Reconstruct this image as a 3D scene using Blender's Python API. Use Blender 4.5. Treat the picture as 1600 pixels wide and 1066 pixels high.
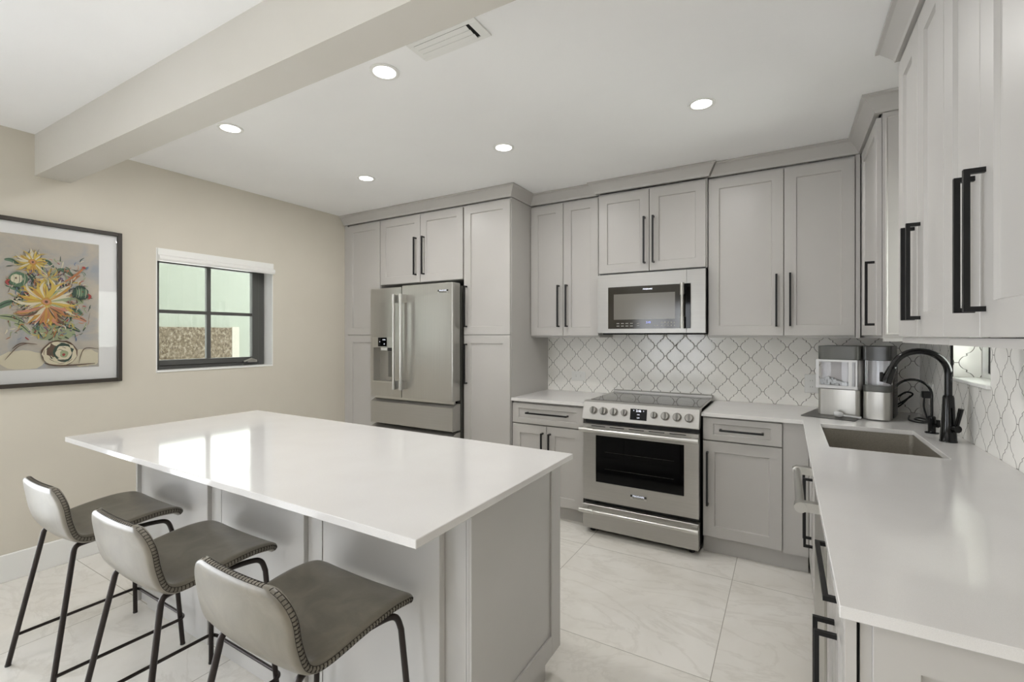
import bpy, bmesh, math, random
from math import sin, cos, pi, radians, sqrt, atan2
from mathutils import Vector, Matrix

for _o in list(bpy.data.objects):
    bpy.data.objects.remove(_o)
sc = bpy.context.scene
COL = sc.collection

# ------------------------------------------------------------------ camera
cam_d = bpy.data.cameras.new('camera'); cam = bpy.data.objects.new('camera', cam_d); COL.objects.link(cam)
cam_d.sensor_width = 36.0
cam_d.lens = 726.74 * 36.0 / 1600.0
cam_d.shift_y = -7.5 / 1600.0
cam_d.clip_start = 0.02
cam.location = (0, 0, 1.302)
cam.rotation_euler = (radians(90), 0, radians(30.495))
sc.camera = cam

# ------------------------------------------------------------------ world, exposure, daylight
sc.view_settings.view_transform = 'Standard'
sc.view_settings.look = 'None'
sc.view_settings.gamma = 1.0
sc.view_settings.use_curve_mapping = False
sc.view_settings.exposure = 0.08
world = bpy.data.worlds.new('overcast_sky'); sc.world = world; world.use_nodes = True
_bg = world.node_tree.nodes['Background']
_bg.inputs[0].default_value = (0.92, 0.955, 1.0, 1)
_bg.inputs[1].default_value = 7.3

def area(name, loc, rot, sx, sy, power, color):
    d = bpy.data.lights.new(name, 'AREA'); d.shape = 'RECTANGLE'; d.size = sx; d.size_y = sy
    d.energy = power; d.color = color
    o = bpy.data.objects.new(name, d); COL.objects.link(o); o.location = loc; o.rotation_euler = rot
    return o
# daylight coming through the two glass doors of the living area behind the camera
area('daylight_garden_door', (-3.75, -0.70, 1.06), (radians(90), 0, radians(-90)), 2.2, 2.0, 40, (0.88, 0.94, 1.0))
area('daylight_terrace_door', (-2.3, -4.75, 1.08), (radians(90), 0, radians(180)), 1.5, 2.0, 16, (0.98, 0.99, 1.0))

def portal(name, loc, rot, sx, sy):
    o = area(name, loc, rot, sx, sy, 1.0, (1, 1, 1)); o.data.cycles.is_portal = True
portal('sky_portal_garden_door', (-3.73, -0.70, 1.04), (radians(90), 0, radians(-90)), 2.2, 2.08)
portal('sky_portal_terrace_door', (-2.3, -4.74, 1.04), (radians(90), 0, radians(180)), 1.6, 2.08)
portal('sky_portal_small_window', (-3.73, 1.85, 1.47), (radians(90), 0, radians(-90)), 0.82, 0.84)
portal('sky_portal_sink_window', (0.85, 2.73, 1.52), (radians(90), 0, radians(90)), 0.5, 0.87)

area('daylight_small_window', (-3.74, 1.85, 1.48), (radians(90), 0, radians(-90)), 0.75, 0.75, 11, (0.97, 1, 0.98))
area('daylight_sink_window', (0.87, 2.73, 1.52), (radians(90), 0, radians(90)), 0.42, 0.8, 25, (0.97, 1, 0.98))

# ------------------------------------------------------------------ materials
def S(r, g, b):
    def f(c):
        c /= 255.0
        return c / 12.92 if c <= 0.04045 else ((c + 0.055) / 1.055) ** 2.4
    return (f(r), f(g), f(b), 1)

def mat(name, color, rough=0.5, metal=0.0, **kw):
    m = bpy.data.materials.new(name); m.use_nodes = True
    b = m.node_tree.nodes['Principled BSDF']
    b.inputs['Base Color'].default_value = color
    b.inputs['Roughness'].default_value = rough
    b.inputs['Metallic'].default_value = metal
    for k, v in kw.items():
        b.inputs[k].default_value = v
    return m

class NT:
    """tiny node-building helper"""
    def __init__(s, m):
        s.m = m; s.t = m.node_tree; s.b = s.t.nodes['Principled BSDF']
    def n(s, kind, **kw):
        x = s.t.nodes.new(kind)
        for k, v in kw.items(): setattr(x, k, v)
        return x
    def l(s, a, b): s.t.links.new(a, b)
    def math(s, op, a, b=None, c=None, clamp=False):
        x = s.t.nodes.new('ShaderNodeMath'); x.operation = op; x.use_clamp = clamp
        for i, v in enumerate((a, b, c)):
            if v is None: continue
            if isinstance(v, (int, float)): x.inputs[i].default_value = v
            else: s.l(v, x.inputs[i])
        return x.outputs[0]
    def obj(s):
        return s.n('ShaderNodeTexCoord').outputs['Object']
    def mapping(s, v, scale=(1, 1, 1)):
        x = s.n('ShaderNodeMapping'); x.inputs['Scale'].default_value = scale; s.l(v, x.inputs['Vector']); return x.outputs[0]
    def noise(s, v, scale, detail=3, rough=0.5, dist=0):
        x = s.n('ShaderNodeTexNoise'); x.inputs['Scale'].default_value = scale; x.inputs['Detail'].default_value = detail
        x.inputs['Roughness'].default_value = rough; x.inputs['Distortion'].default_value = dist
        s.l(v, x.inputs['Vector']); return x.outputs['Fac']
    def ramp(s, f, stops):
        x = s.n('ShaderNodeValToRGB'); e = x.color_ramp.elements
        while len(e) < len(stops): e.new(0.5)
        for i, (p, c) in enumerate(stops): e[i].position = p; e[i].color = c
        s.l(f, x.inputs[0]); return x.outputs[0]
    def mix(s, f, a, b):
        x = s.n('ShaderNodeMix'); x.data_type = 'RGBA'
        if isinstance(f, (int, float)): x.inputs[0].default_value = f
        else: s.l(f, x.inputs[0])
        for i, v in ((6, a), (7, b)):
            if isinstance(v, tuple): x.inputs[i].default_value = v
            else: s.l(v, x.inputs[i])
        return x.outputs[2]
    def bump(s, h, strength=0.1, dist=0.01):
        x = s.n('ShaderNodeBump'); x.inputs['Strength'].default_value = strength; x.inputs['Distance'].default_value = dist
        s.l(h, x.inputs['Height']); s.l(x.outputs[0], s.b.inputs['Normal'])

def painted(name, c1, c2, rough, bump=0.02, scale=140):
    m = mat(name, c1, rough); t = NT(m); v = t.obj()
    f = t.noise(v, 3.0, 3); t.l(t.ramp(f, [(0.3, c1), (0.7, c2)]), t.b.inputs['Base Color'])
    t.bump(t.noise(v, scale, 2), bump, 0.002)
    return m

M = {}
M['wall'] = painted('wall_paint', S(210, 204, 191), S(213, 207, 194), 0.6, 0.05)
M['ceiling'] = painted('ceiling_paint', S(247, 247, 247), S(250, 250, 250), 0.6, 0.04)
M['beam'] = painted('beam_paint', S(204, 200, 191), S(207, 203, 195), 0.6, 0.04)
M['white'] = painted('white_trim_paint', S(236, 236, 233), S(239, 239, 236), 0.35, 0.01)
M['cab'] = painted('grey_cabinet_lacquer', S(183, 180, 176), S(186, 183, 179), 0.36, 0.01, 400)
M['island'] = painted('island_grey_lacquer', S(191, 189, 186), S(194, 192, 189), 0.33, 0.01, 400)
M['black'] = mat('matte_black_metal', S(22, 22, 23), 0.38, 0.3)
M['faucet'] = mat('black_faucet_finish', S(8, 8, 9), 0.14, 0.0, **{'Specular IOR Level': 0.35})
M['dark'] = mat('dark_plastic', S(30, 30, 31), 0.45)
M['shadowgap'] = mat('dark_recess', S(18, 18, 18), 0.8)  # near-black colour, stands in for shade inside gaps and openings
M['glassblack'] = mat('black_glass', S(5, 5, 6), 0.05, **{'Specular IOR Level': 0.22})
M['knob'] = mat('knob_steel', S(150, 147, 142), 0.32, 0.85)
M['emis'] = None

def steel(name, axis, c1, c2, rough=0.3):
    m = mat(name, c1, rough, 0.85); t = NT(m); v = t.obj()
    sc_ = [260, 260, 260]; sc_[axis] = 2.0
    f = t.noise(t.mapping(v, tuple(sc_)), 1.0, 2)
    t.l(t.ramp(f, [(0.3, c1), (0.7, c2)]), t.b.inputs['Base Color'])
    r = t.n('ShaderNodeMapRange'); r.inputs['To Min'].default_value = rough - 0.015; r.inputs['To Max'].default_value = rough + 0.02
    t.l(f, r.inputs['Value']); t.l(r.outputs[0], t.b.inputs['Roughness'])
    return m
M['steel'] = steel('brushed_stainless', 0, S(180, 178, 174), S(186, 184, 180), 0.38)
M['steelv'] = steel('brushed_stainless_upright', 2, S(184, 182, 177), S(190, 188, 183), 0.32)
M['steel_hand'] = mat('satin_steel', S(205, 204, 200), 0.3, 1.0)
M['steel_mid'] = steel('brushed_stainless_dull', 0, S(158, 156, 152), S(163, 161, 157), 0.34)
M['sink'] = steel('sink_steel', 1, S(165, 160, 150), S(182, 177, 168), 0.38)
M['fridge_side'] = mat('fridge_side_grey', S(120, 119, 115), 0.35, 0.6)

# white quartz
def quartz():
    m = mat('white_quartz', S(232, 230, 228), 0.09); t = NT(m); v = t.obj()
    f = t.noise(v, 900, 1); g = t.noise(v, 6, 4)
    c = t.ramp(f, [(0.35, S(214, 212, 210)), (0.6, S(222, 220, 218))])
    t.l(t.mix(0.25, c, t.ramp(g, [(0.35, S(212, 209, 207)), (0.65, S(222, 221, 219))])), t.b.inputs['Base Color'])
    return m
M['quartz'] = quartz()

# floor: large polished porcelain tiles with faint veins
def floor_mat():
    m = mat('polished_porcelain_tile', S(226, 222, 213), 0.12); t = NT(m); v = t.obj()
    sep = t.n('ShaderNodeSeparateXYZ'); t.l(v, sep.inputs[0])
    def line(c, off, step, w):
        q = t.math('DIVIDE', t.math('SUBTRACT', c, off), step)
        d = t.math('MULTIPLY', t.math('ABSOLUTE', t.math('SUBTRACT', t.math('FRACT', t.math('ADD', q, 0.5)), 0.5)), step)
        return t.math('LESS_THAN', d, w), t.math('FLOOR', q)
    lx, ix = line(sep.outputs[0], -0.247, 0.84, 0.0016)
    ly, iy = line(sep.outputs[1], 2.737, 0.845, 0.0016)
    g = t.math('MAXIMUM', lx, ly)
    cmb = t.n('ShaderNodeCombineXYZ'); t.l(ix, cmb.inputs[0]); t.l(iy, cmb.inputs[1])
    wn = t.n('ShaderNodeTexWhiteNoise'); t.l(cmb.outputs[0], wn.inputs['Vector'])
    va = t.n('ShaderNodeVectorMath'); va.operation = 'MULTIPLY_ADD'
    t.l(wn.outputs['Color'], va.inputs[0]); va.inputs[1].default_value = (9, 9, 9); t.l(v, va.inputs[2])
    n1 = t.noise(t.mapping(va.outputs[0], (1.0, 2.2, 1)), 1.5, 6, 0.6, 1.6)
    vein = t.math('ABSOLUTE', t.math('SUBTRACT', n1, 0.5))
    base = t.ramp(t.noise(va.outputs[0], 2.2, 5, 0.6, 0.6), [(0.35, S(228, 224, 216)), (0.62, S(239, 236, 230))])
    c = t.mix(t.ramp(vein, [(0.0, (0.3, 0.3, 0.3, 1)), (0.035, (0, 0, 0, 1))]), base, S(204, 199, 189))
    t.l(t.mix(g, c, S(172, 168, 158)), t.b.inputs['Base Color'])
    return m
M['floor'] = floor_mat()

# arabesque (lantern) tile: lattice of S-curves, horizontal coordinate `ax`
def arabesque(name, ax, off):
    m = mat(name, S(226, 224, 219), 0.14); t = NT(m); v = t.obj()
    sep = t.n('ShaderNodeSeparateXYZ'); t.l(v, sep.inputs[0])
    a, b, tie = 0.0715, 0.0765, 0.125
    u = t.math('DIVIDE', t.math('SUBTRACT', sep.outputs[ax], off), a)
    q = t.math('DIVIDE', t.math('SUBTRACT', sep.outputs[2], 0.924), b)
    j = t.math('FLOOR', q); f = t.math('FRACT', q)
    w = t.math('PINGPONG', t.math('ADD', u, j), 1.0)
    # S shaped edge with a small notch half way
    sm = t.math('MULTIPLY', t.math('MULTIPLY', f, f), t.math('SUBTRACT', 3.0, t.math('MULTIPLY', f, 2.0)))
    f2 = t.math('MULTIPLY', t.math('MULTIPLY', sm, sm), t.math('SUBTRACT', 3.0, t.math('MULTIPLY', sm, 2.0)))
    sm = t.math('ADD', t.math('MULTIPLY', sm, 0.7), t.math('MULTIPLY', f2, 0.3))
    nn = t.math('MINIMUM', 1.0, t.math('MAXIMUM', -1.0, t.math('MULTIPLY', t.math('SUBTRACT', f, 0.5), 7.5)))
    notch = t.math('MULTIPLY', t.math('SINE', t.math('MULTIPLY', nn, pi)), -0.075)
    we = t.math('ADD', t.math('ADD', t.math('MULTIPLY', sm, 1 - 2 * tie), tie), notch)
    sl = t.math('MULTIPLY', t.math('MULTIPLY', f, t.math('SUBTRACT', 1.0, f)), 6 * (1 - 2 * tie) * a / b)
    d = t.math('DIVIDE', t.math('MULTIPLY', t.math('ABSOLUTE', t.math('SUBTRACT', w, we)), a), t.math('SQRT', t.math('ADD', 1.0, t.math('MULTIPLY', sl, sl))))
    # short ties at the vertices
    fv = t.math('MINIMUM', f, t.math('SUBTRACT', 1.0, f))
    wv = t.math('MINIMUM', w, t.math('SUBTRACT', 1.0, w))
    near0 = t.math('LESS_THAN', f, 0.5)
    wt = t.math('ADD', t.math('MULTIPLY', near0, w), t.math('MULTIPLY', t.math('SUBTRACT', 1.0, near0), t.math('SUBTRACT', 1.0, w)))
    tied = t.math('ADD', t.math('MULTIPLY', fv, b), t.math('MULTIPLY', t.math('GREATER_THAN', wt, tie + 0.01), 1.0))
    dd = t.math('MINIMUM', d, tied)
    g = t.n('ShaderNodeMapRange'); g.inputs['From Min'].default_value = 0.0010; g.inputs['From Max'].default_value = 0.0019
    g.inputs['To Min'].default_value = 1.0; g.inputs['To Max'].default_value = 0.0
    t.l(dd, g.inputs['Value'])
    tone = t.ramp(t.noise(v, 7, 2), [(0.35, S(243, 241, 236)), (0.65, S(247, 245, 240))])
    t.l(t.mix(g.outputs[0], tone, S(98, 94, 87)), t.b.inputs['Base Color'])
    rr = t.n('ShaderNodeMapRange'); rr.inputs['To Min'].default_value = 0.14; rr.inputs['To Max'].default_value = 0.7
    t.l(g.outputs[0], rr.inputs['Value']); t.l(rr.outputs[0], t.b.inputs['Roughness'])
    h = t.n('ShaderNodeMapRange'); h.inputs['From Min'].default_value = 0.0; h.inputs['From Max'].default_value = 0.006
    t.l(dd, h.inputs['Value']); t.bump(h.outputs[0], 0.25, 0.003)
    return m
M['tile_x'] = arabesque('white_lantern_tile', 0, -0.422)
M['tile_y'] = arabesque('white_lantern_tile_side', 1, 0.03)
M['tile_r'] = arabesque('white_lantern_tile_reveal', 0, 0.79)

def leather():
    m = mat('grey_leather', S(128, 121, 110), 0.38, **{'Coat Weight': 0.18, 'Coat Roughness': 0.3}); t = NT(m); v = t.obj()
    f = t.noise(v, 9, 5, 0.6, 0.8)
    t.l(t.ramp(f, [(0.3, S(103, 98, 87)), (0.7, S(125, 118, 105))]), t.b.inputs['Base Color'])
    t.bump(t.noise(v, 260, 3), 0.08, 0.002)
    return m
M['leather'] = leather()
M['thread'] = mat('dark_thread', S(48, 43, 38), 0.8)
M['leg'] = mat('stool_leg_metal', S(52, 46, 44), 0.4, 0.6)

def pane_mat(name, tint=(1, 1, 1, 1), refl=0.06, rough=0.0):
    m = bpy.data.materials.new(name); m.use_nodes = True; t = m.node_tree
    t.nodes.remove(t.nodes['Principled BSDF'])
    tr = t.nodes.new('ShaderNodeBsdfTransparent'); tr.inputs[0].default_value = tint
    gl = t.nodes.new('ShaderNodeBsdfGlossy'); gl.inputs['Roughness'].default_value = rough
    fr = t.nodes.new('ShaderNodeFresnel'); fr.inputs[0].default_value = 1.45
    mx = t.nodes.new('ShaderNodeMixShader')
    t.links.new(fr.outputs[0], mx.inputs[0]); t.links.new(tr.outputs[0], mx.inputs[1]); t.links.new(gl.outputs[0], mx.inputs[2])
    t.links.new(mx.outputs[0], t.nodes['Material Output'].inputs[0])
    return m
M['pane'] = pane_mat('window_glass')
M['dimming'] = pane_mat('view_dimming_glass', (0.655, 0.665, 0.648, 1))  # tint added only to darken the view outside
M['glazing'] = pane_mat('picture_glass')
M['glazing'].node_tree.nodes['Fresnel'].inputs[0].default_value = 1.22
M['clear'] = pane_mat('clear_plastic', (0.95, 0.95, 0.955, 1), rough=0.05)
M['smoke'] = pane_mat('smoked_glass', (0.10, 0.10, 0.095, 1), rough=0.02)

def emit(name, color, strength):
    m = bpy.data.materials.new(name); m.use_nodes = True
    b = m.node_tree.nodes['Principled BSDF']; b.inputs['Base Color'].default_value = color
    b.inputs['Emission Color'].default_value = color; b.inputs['Emission Strength'].default_value = strength
    return m
M['lamp'] = emit('lit_diffuser', (1, 0.97, 0.92, 1), 6.0)
M['digits'] = emit('glowing_characters', S(225, 228, 240), 1.0)  # display digits; the brand lettering shares this glow though it is unlit
M['digits_blue'] = emit('lit_digits_blue', S(150, 160, 235), 1.0)
M['print_grey'] = mat('printed_grey', S(150, 148, 142), 0.5)
M['print_dark'] = mat('printed_dark', S(40, 40, 40), 0.5)
M['winframe'] = mat('dark_window_frame', S(78, 78, 76), 0.45)
M['ironbar'] = mat('anthracite_frame', S(52, 52, 52), 0.4)

# ------------------------------------------------------------------ mesh helpers
class MB:
    def __init__(s):
        s.bm = bmesh.new(); s.mi = 0
    def face(s, vs):
        try:
            f = s.bm.faces.new(vs); f.material_index = s.mi; return f
        except ValueError:
            return None
    def box(s, x0, x1, y0, y1, z0, z1):
        x0, x1 = min(x0, x1), max(x0, x1); y0, y1 = min(y0, y1), max(y0, y1); z0, z1 = min(z0, z1), max(z0, z1)
        v = [s.bm.verts.new(p) for p in ((x0, y0, z0), (x1, y0, z0), (x1, y1, z0), (x0, y1, z0), (x0, y0, z1), (x1, y0, z1), (x1, y1, z1), (x0, y1, z1))]
        for f in ((0, 3, 2, 1), (4, 5, 6, 7), (0, 1, 5, 4), (1, 2, 6, 5), (2, 3, 7, 6), (3, 0, 4, 7)):
            s.face([v[i] for i in f])
        return s
    def prism(s, pts, axis, c0, c1):
        """extrude a 2D outline along an axis; pts are the other two coordinates in xyz order"""
        def P(p, c):
            if axis == 0: return (c, p[0], p[1])
            if axis == 1: return (p[0], c, p[1])
            return (p[0], p[1], c)
        a = [s.bm.verts.new(P(p, c0)) for p in pts]; b = [s.bm.verts.new(P(p, c1)) for p in pts]
        n = len(pts)
        s.face(a); s.face(b[::-1])
        for i in range(n): s.face([a[i], b[i], b[(i + 1) % n], a[(i + 1) % n]])
        return s
    def tube(s, pts, r, n=10, caps=True):
        pts = [Vector(p) for p in pts]; rs = r if isinstance(r, (list, tuple)) else [r] * len(pts)
        rings = []; up = None
        for i, p in enumerate(pts):
            d = (pts[min(i + 1, len(pts) - 1)] - pts[max(i - 1, 0)]).normalized()
            if up is None:
                up = Vector((0, 0, 1)) if abs(d.z) < 0.9 else Vector((1, 0, 0))
            u = (up - d * up.dot(d)).normalized(); w = d.cross(u); up = u
            rings.append([s.bm.verts.new(p + u * (rs[i] * cos(2 * pi * k / n)) + w * (rs[i] * sin(2 * pi * k / n))) for k in range(n)])
        for a, b in zip(rings, rings[1:]):
            for k in range(n): s.face([a[k], a[(k + 1) % n], b[(k + 1) % n], b[k]])
        if caps:
            s.face(rings[0][::-1]); s.face(rings[-1])
        return s
    def lathe(s, c, prof, n=24, axis=2):
        """prof: (radius, height) pairs turned about an axis through c"""
        c = Vector(c); rings = []
        for r, h in prof:
            ring = []
            for k in range(n):
                a = 2 * pi * k / n; q = [r * cos(a), r * sin(a), h]
                p = {2: (q[0], q[1], q[2]), 1: (q[0], q[2], q[1]), 0: (q[2], q[0], q[1])}[axis]
                ring.append(s.bm.verts.new(c + Vector(p)))
            rings.append(ring)
        for a, b in zip(rings, rings[1:]):
            for k in range(n): s.face([a[k], a[(k + 1) % n], b[(k + 1) % n], b[k]])
        s.face(rings[0][::-1]); s.face(rings[-1])
        return s
    def poly(s, pts):
        return s.face([s.bm.verts.new(p) for p in pts])
    def build(s, name, material, parent=None, smooth=False, bevel=0, origin=None, seg=1):
        bm = s.bm
        bmesh.ops.recalc_face_normals(bm, faces=bm.faces)
        me = bpy.data.meshes.new(name)
        o = bpy.data.objects.new(name, me); COL.objects.link(o)
        off = Vector((0, 0, 0))
        if parent:
            o.parent = parent; q = parent
            while q: off += Vector(q.location); q = q.parent
        if origin is not None:
            o.location = Vector(origin) - off; off = Vector(origin)
        if off.length: bmesh.ops.translate(bm, vec=-off, verts=bm.verts)
        if smooth:
            for f in bm.faces: f.smooth = True
        bm.to_mesh(me); bm.free()
        for m_ in (material if isinstance(material, (list, tuple)) else [material]): me.materials.append(m_)
        if smooth:
            try: me.set_sharp_from_angle(angle=radians(38))
            except Exception: pass
        if bevel:
            md = o.modifiers.new('edge', 'BEVEL'); md.width = bevel; md.segments = seg; md.limit_method = 'ANGLE'; md.angle_limit = radians(40)
        return o

def tag(o, label, cat, group=None, kind=None):
    o['label'] = label; o['category'] = cat
    if group: o['group'] = group
    if kind: o['kind'] = kind
    return o
def thing(name, label, cat, loc, group=None):
    o = bpy.data.objects.new(name, None); COL.objects.link(o); o.location = loc; o.empty_display_size = 0.1
    return tag(o, label, cat, group)
def struct(o):
    o['kind'] = 'structure'; return o
def box(*a): return MB().box(*a)

def text(s, size, material, parent, loc, rot, name='lettering', ext=0.0004, bold=0.0):
    c = bpy.data.curves.new(name, 'FONT'); c.body = s; c.size = size; c.extrude = ext; c.offset = bold
    c.align_x = 'CENTER'; c.align_y = 'CENTER'
    t = bpy.data.objects.new('tmp', c); COL.objects.link(t)
    dg = bpy.context.evaluated_depsgraph_get()
    me = bpy.data.meshes.new_from_object(t.evaluated_get(dg)); bpy.data.objects.remove(t)
    o = bpy.data.objects.new(name, me); COL.objects.link(o); me.materials.clear(); me.materials.append(material)
    o.parent = parent; off = Vector((0, 0, 0)); q = parent
    while q: off += Vector(q.location); q = q.parent
    o.location = Vector(loc) - off; o.rotation_euler = rot
    return o

# a shaker front: origin O (lower corner on the back plane), A = direction along its width, N = outward
def shaker(mb, O, A, N, w, h, t=0.02, stile=0.062, rec=0.009, rail=None):
    O = Vector(O); A = Vector(A); N = Vector(N); Z = Vector((0, 0, 1)); rail = stile if rail is None else rail
    def p(a, b, c): return mb.bm.verts.new(O + A * a + Z * b + N * c)
    def ring(i, j, c): return [p(i, j, c), p(w - i, j, c), p(w - i, h - j, c), p(i, h - j, c)]
    R = [ring(0, 0, 0), ring(0, 0, t - 0.0012), ring(0.0012, 0.0012, t), ring(stile, rail, t), ring(stile + 0.004, rail + 0.004, t - rec)]
    for a, b in zip(R, R[1:]):
        for k in range(4): mb.face([a[k], a[(k + 1) % 4], b[(k + 1) % 4], b[k]])
    mb.face(R[-1]); mb.face(R[0][::-1])
    return mb

def pull(mb, P0, P1, N, proj=0.032, th=0.0055):
    """square black bar pull with two posts; P0,P1 = post positions on the face"""
    P0, P1, N = Vector(P0), Vector(P1), Vector(N); D = (P1 - P0).normalized(); W = D.cross(N)
    def slab(a, b, u, v):
        q = []
        for e in (a, b):
            for (i, j) in ((-1, -1), (1, -1), (1, 1), (-1, 1)): q.append(mb.bm.verts.new(e + u * (i * th) + v * (j * th)))
        mb.face(q[:4][::-1]); mb.face(q[4:])
        for k in range(4): mb.face([q[k], q[(k + 1) % 4], q[4 + (k + 1) % 4], q[4 + k]])
    top = proj
    slab(P0 + N * top - D * th, P1 + N * top + D * th, W, N)
    slab(P0, P0 + N * (top - th), D, W); slab(P1, P1 + N * (top - th), D, W)
    return mb
def add_pull(parent, P0, P1, N, proj=0.032, th=0.0055):
    return pull(MB(), P0, P1, N, proj, th).build('handle', M['black'], parent)

# doors looking towards -Y (front plane y) or -X (front plane x)
def door_y(parent, x0, x1, z0, z1, y, name='door', stile=0.062, m=None, rail=None):
    g = 0.002
    return shaker(MB(), (x0 + g, y + 0.02, z0 + g), (1, 0, 0), (0, -1, 0), x1 - x0 - 2 * g, z1 - z0 - 2 * g, stile=stile, rail=rail).build(name, m or M['cab'], parent)
def door_x(parent, y0, y1, z0, z1, x, name='door', stile=0.062, rail=None):
    g = 0.002
    return shaker(MB(), (x + 0.02, y0 + g, z0 + g), (0, 1, 0), (-1, 0, 0), y1 - y0 - 2 * g, z1 - z0 - 2 * g, stile=stile, rail=rail).build(name, M['cab'], parent)

# ================================================================== room shell
XL, XR, YB, YR, ZC = -3.568, 0.69, 3.60, -4.6, 2.415
struct(box(XL - 0.15, XR + 0.2, YR - 0.15, YB + 0.15, -0.12, 0).build('floor', M['floor']))
struct(box(XL - 0.15, XR + 0.2, YR - 0.15, YB + 0.15, ZC, ZC + 0.15).build('ceiling', M['ceiling']))
struct(box(XL - 0.15, XR + 0.15, YB, YB + 0.15, 0, ZC).build('wall_back', M['wall']))

W1 = dict(y0=1.447, y1=2.255, z0=1.062, z1=1.885)         # window in the left wall
D2 = dict(y0=-1.80, y1=0.40, z1=2.08)                    # garden door, same wall, beside the camera
def wall_x(mb, xa, xb, ya, yb, holes):
    ys = sorted([ya, yb] + [h[k] for h in holes for k in ('y0', 'y1')])
    for a, b in zip(ys, ys[1:]):
        hh = [h for h in holes if h['y0'] <= a + 1e-6 and h['y1'] >= b - 1e-6]
        if not hh: mb.box(xa, xb, a, b, 0, ZC)
        else:
            h = hh[0]
            if h.get('z0', 0) > 0: mb.box(xa, xb, a, b, 0, h['z0'])
            mb.box(xa, xb, a, b, h['z1'], ZC)
    return mb
struct(wall_x(MB(), XL - 0.15, XL, YR, YB, [W1, D2]).build('wall_left', M['wall']))
W2 = dict(y0=2.49, y1=2.965, z0=1.095, z1=1.95)
struct(wall_x(MB(), XR, XR + 0.15, YR, YB, [W2]).build('wall_right', M['wall']))
mb = MB(); mb.box(XL - .15, -3.1, YR - .15, YR, 0, ZC).box(-1.5, XR + .15, YR - .15, YR, 0, ZC).box(-3.1, -1.5, YR - .15, YR, 2.08, ZC)
struct(mb.build('wall_rear', M['wall']))
struct(box(-0.42, XR, -0.85, -0.72, 0, ZC).build('light_blocking_partition', M['wall']))  # unseen partition added to keep rear light off the counter end panel

# beam, turned a touch against the walls
mb = MB()
mb.bm.verts  # outline from its measured corners
pts = [(XL, 0.874), (XR, 0.874 + 0.0178 * (XR - XL)), (XR, 1.022 + 0.0135 * (XR - XL)), (XL, 1.022)]
mb.prism(pts, 2, 2.188, ZC)
struct(mb.build('ceiling_beam', M['beam']))
# baseboards
struct(box(XL, XL + 0.014, D2['y1'] + 0.06, 2.955, 0, 0.145).build('baseboard_left', M['white'], bevel=0.003))
struct(box(-1.44, XR, YR, YR + 0.014, 0, 0.145).build('baseboard_rear', M['white'], bevel=0.003))
struct(box(XR - 0.014, XR, -0.71, 0.94, 0, 0.145).build('baseboard_right', M['white'], bevel=0.003))

# backsplash tiles
struct(box(-1.757, XR, YB - 0.008, YB, 0.80, 1.33).build('backsplash_back', M['tile_x']))
mb = MB()
mb.box(XR - 0.008, XR, 0.955, W2['y0'], 0.80, 1.33).box(XR - 0.008, XR, W2['y1'], YB - 0.008, 0.80, 1.33).box(XR - 0.008, XR, W2['y0'], W2['y1'], 0.80, W2['z0'])
struct(mb.build('backsplash_right', M['tile_y']))

# ------------------------------------------------------------------ window in the left wall
w1 = struct(bpy.data.objects.new('window_1', None)); COL.objects.link(w1); w1.location = (XL, 1.85, W1['z0'])
y0, y1, z0, z1 = W1['y0'], W1['y1'], W1['z0'], W1['z1']
xf = XL - 0.105                                             # inner face of the dark frame
mb = MB()                                                   # white plaster reveal
mb.box(XL - 0.148, XL + 0.001, y0, y0 + 0.006, z0, z1).box(XL - 0.148, XL + 0.001, y1 - 0.006, y1, z0, z1).box(XL - 0.148, XL + 0.001, y0 + 0.006, y1 - 0.006, z1 - 0.006, z1)
mb.build('reveal', M['white'], w1)
box(XL - 0.148, XL + 0.006, y0 + 0.006, y1 - 0.006, z0, z0 + 0.012).build('sill', M['white'], w1, bevel=0.002)
ya, yb, za, zb = y0 + 0.007, y1 - 0.008, z0 + 0.013, z1 - 0.007
def rect_frame(mb, xa, xb, ya, yb, za, zb, l, r, b, t):
    mb.box(xa, xb, ya, ya + l, za, zb).box(xa, xb, yb - r, yb, za, zb).box(xa, xb, ya + l, yb - r, za, za + b).box(xa, xb, ya + l, yb - r, zb - t, zb)
    return mb
rect_frame(MB(), xf - 0.042, xf, ya, yb, za, zb, 0.05, 0.05, 0.025, 0.04).build('window_frame', M['winframe'], w1, bevel=0.003)
sash = rect_frame(MB(), xf - 0.03, xf + 0.012, ya + 0.02, yb - 0.052, za + 0.026, zb - 0.04, 0.03, 0.052, 0.038, 0.035).build('sash', M['winframe'], w1, bevel=0.003)
ym = 1.822
mb = MB(); mb.box(xf - 0.022, xf + 0.004, ym - 0.014, ym + 0.014, za + 0.06, zb - 0.07).box(xf - 0.022, xf + 0.004, ya + 0.05, ym - 0.014, 1.460, 1.484).box(xf - 0.022, xf + 0.004, ym + 0.014, yb - 0.1, 1.460, 1.484)
mb.build('glazing_bar', M['winframe'], sash)
box(xf - 0.014, xf - 0.010, ya + 0.045, yb - 0.10, za + 0.06, zb - 0.07).build('pane', M['dimming'], sash)
mb = MB(); mb.box(xf + 0.012, xf + 0.03, 2.10, 2.17, za + 0.022, za + 0.04).tube([(xf + 0.028, 2.16, za + 0.036), (xf + 0.04, 2.12, za + 0.05), (xf + 0.04, 2.06, za + 0.03)], 0.007)
mb.build('crank_handle', M['steel_hand'], w1, smooth=True)
box(XL - 0.006, XL + 0.006, y1 - 0.012, y1 - 0.0065, z0 + 0.20, z0 + 0.25).build('latch_clip', M['white'], w1)
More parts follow.
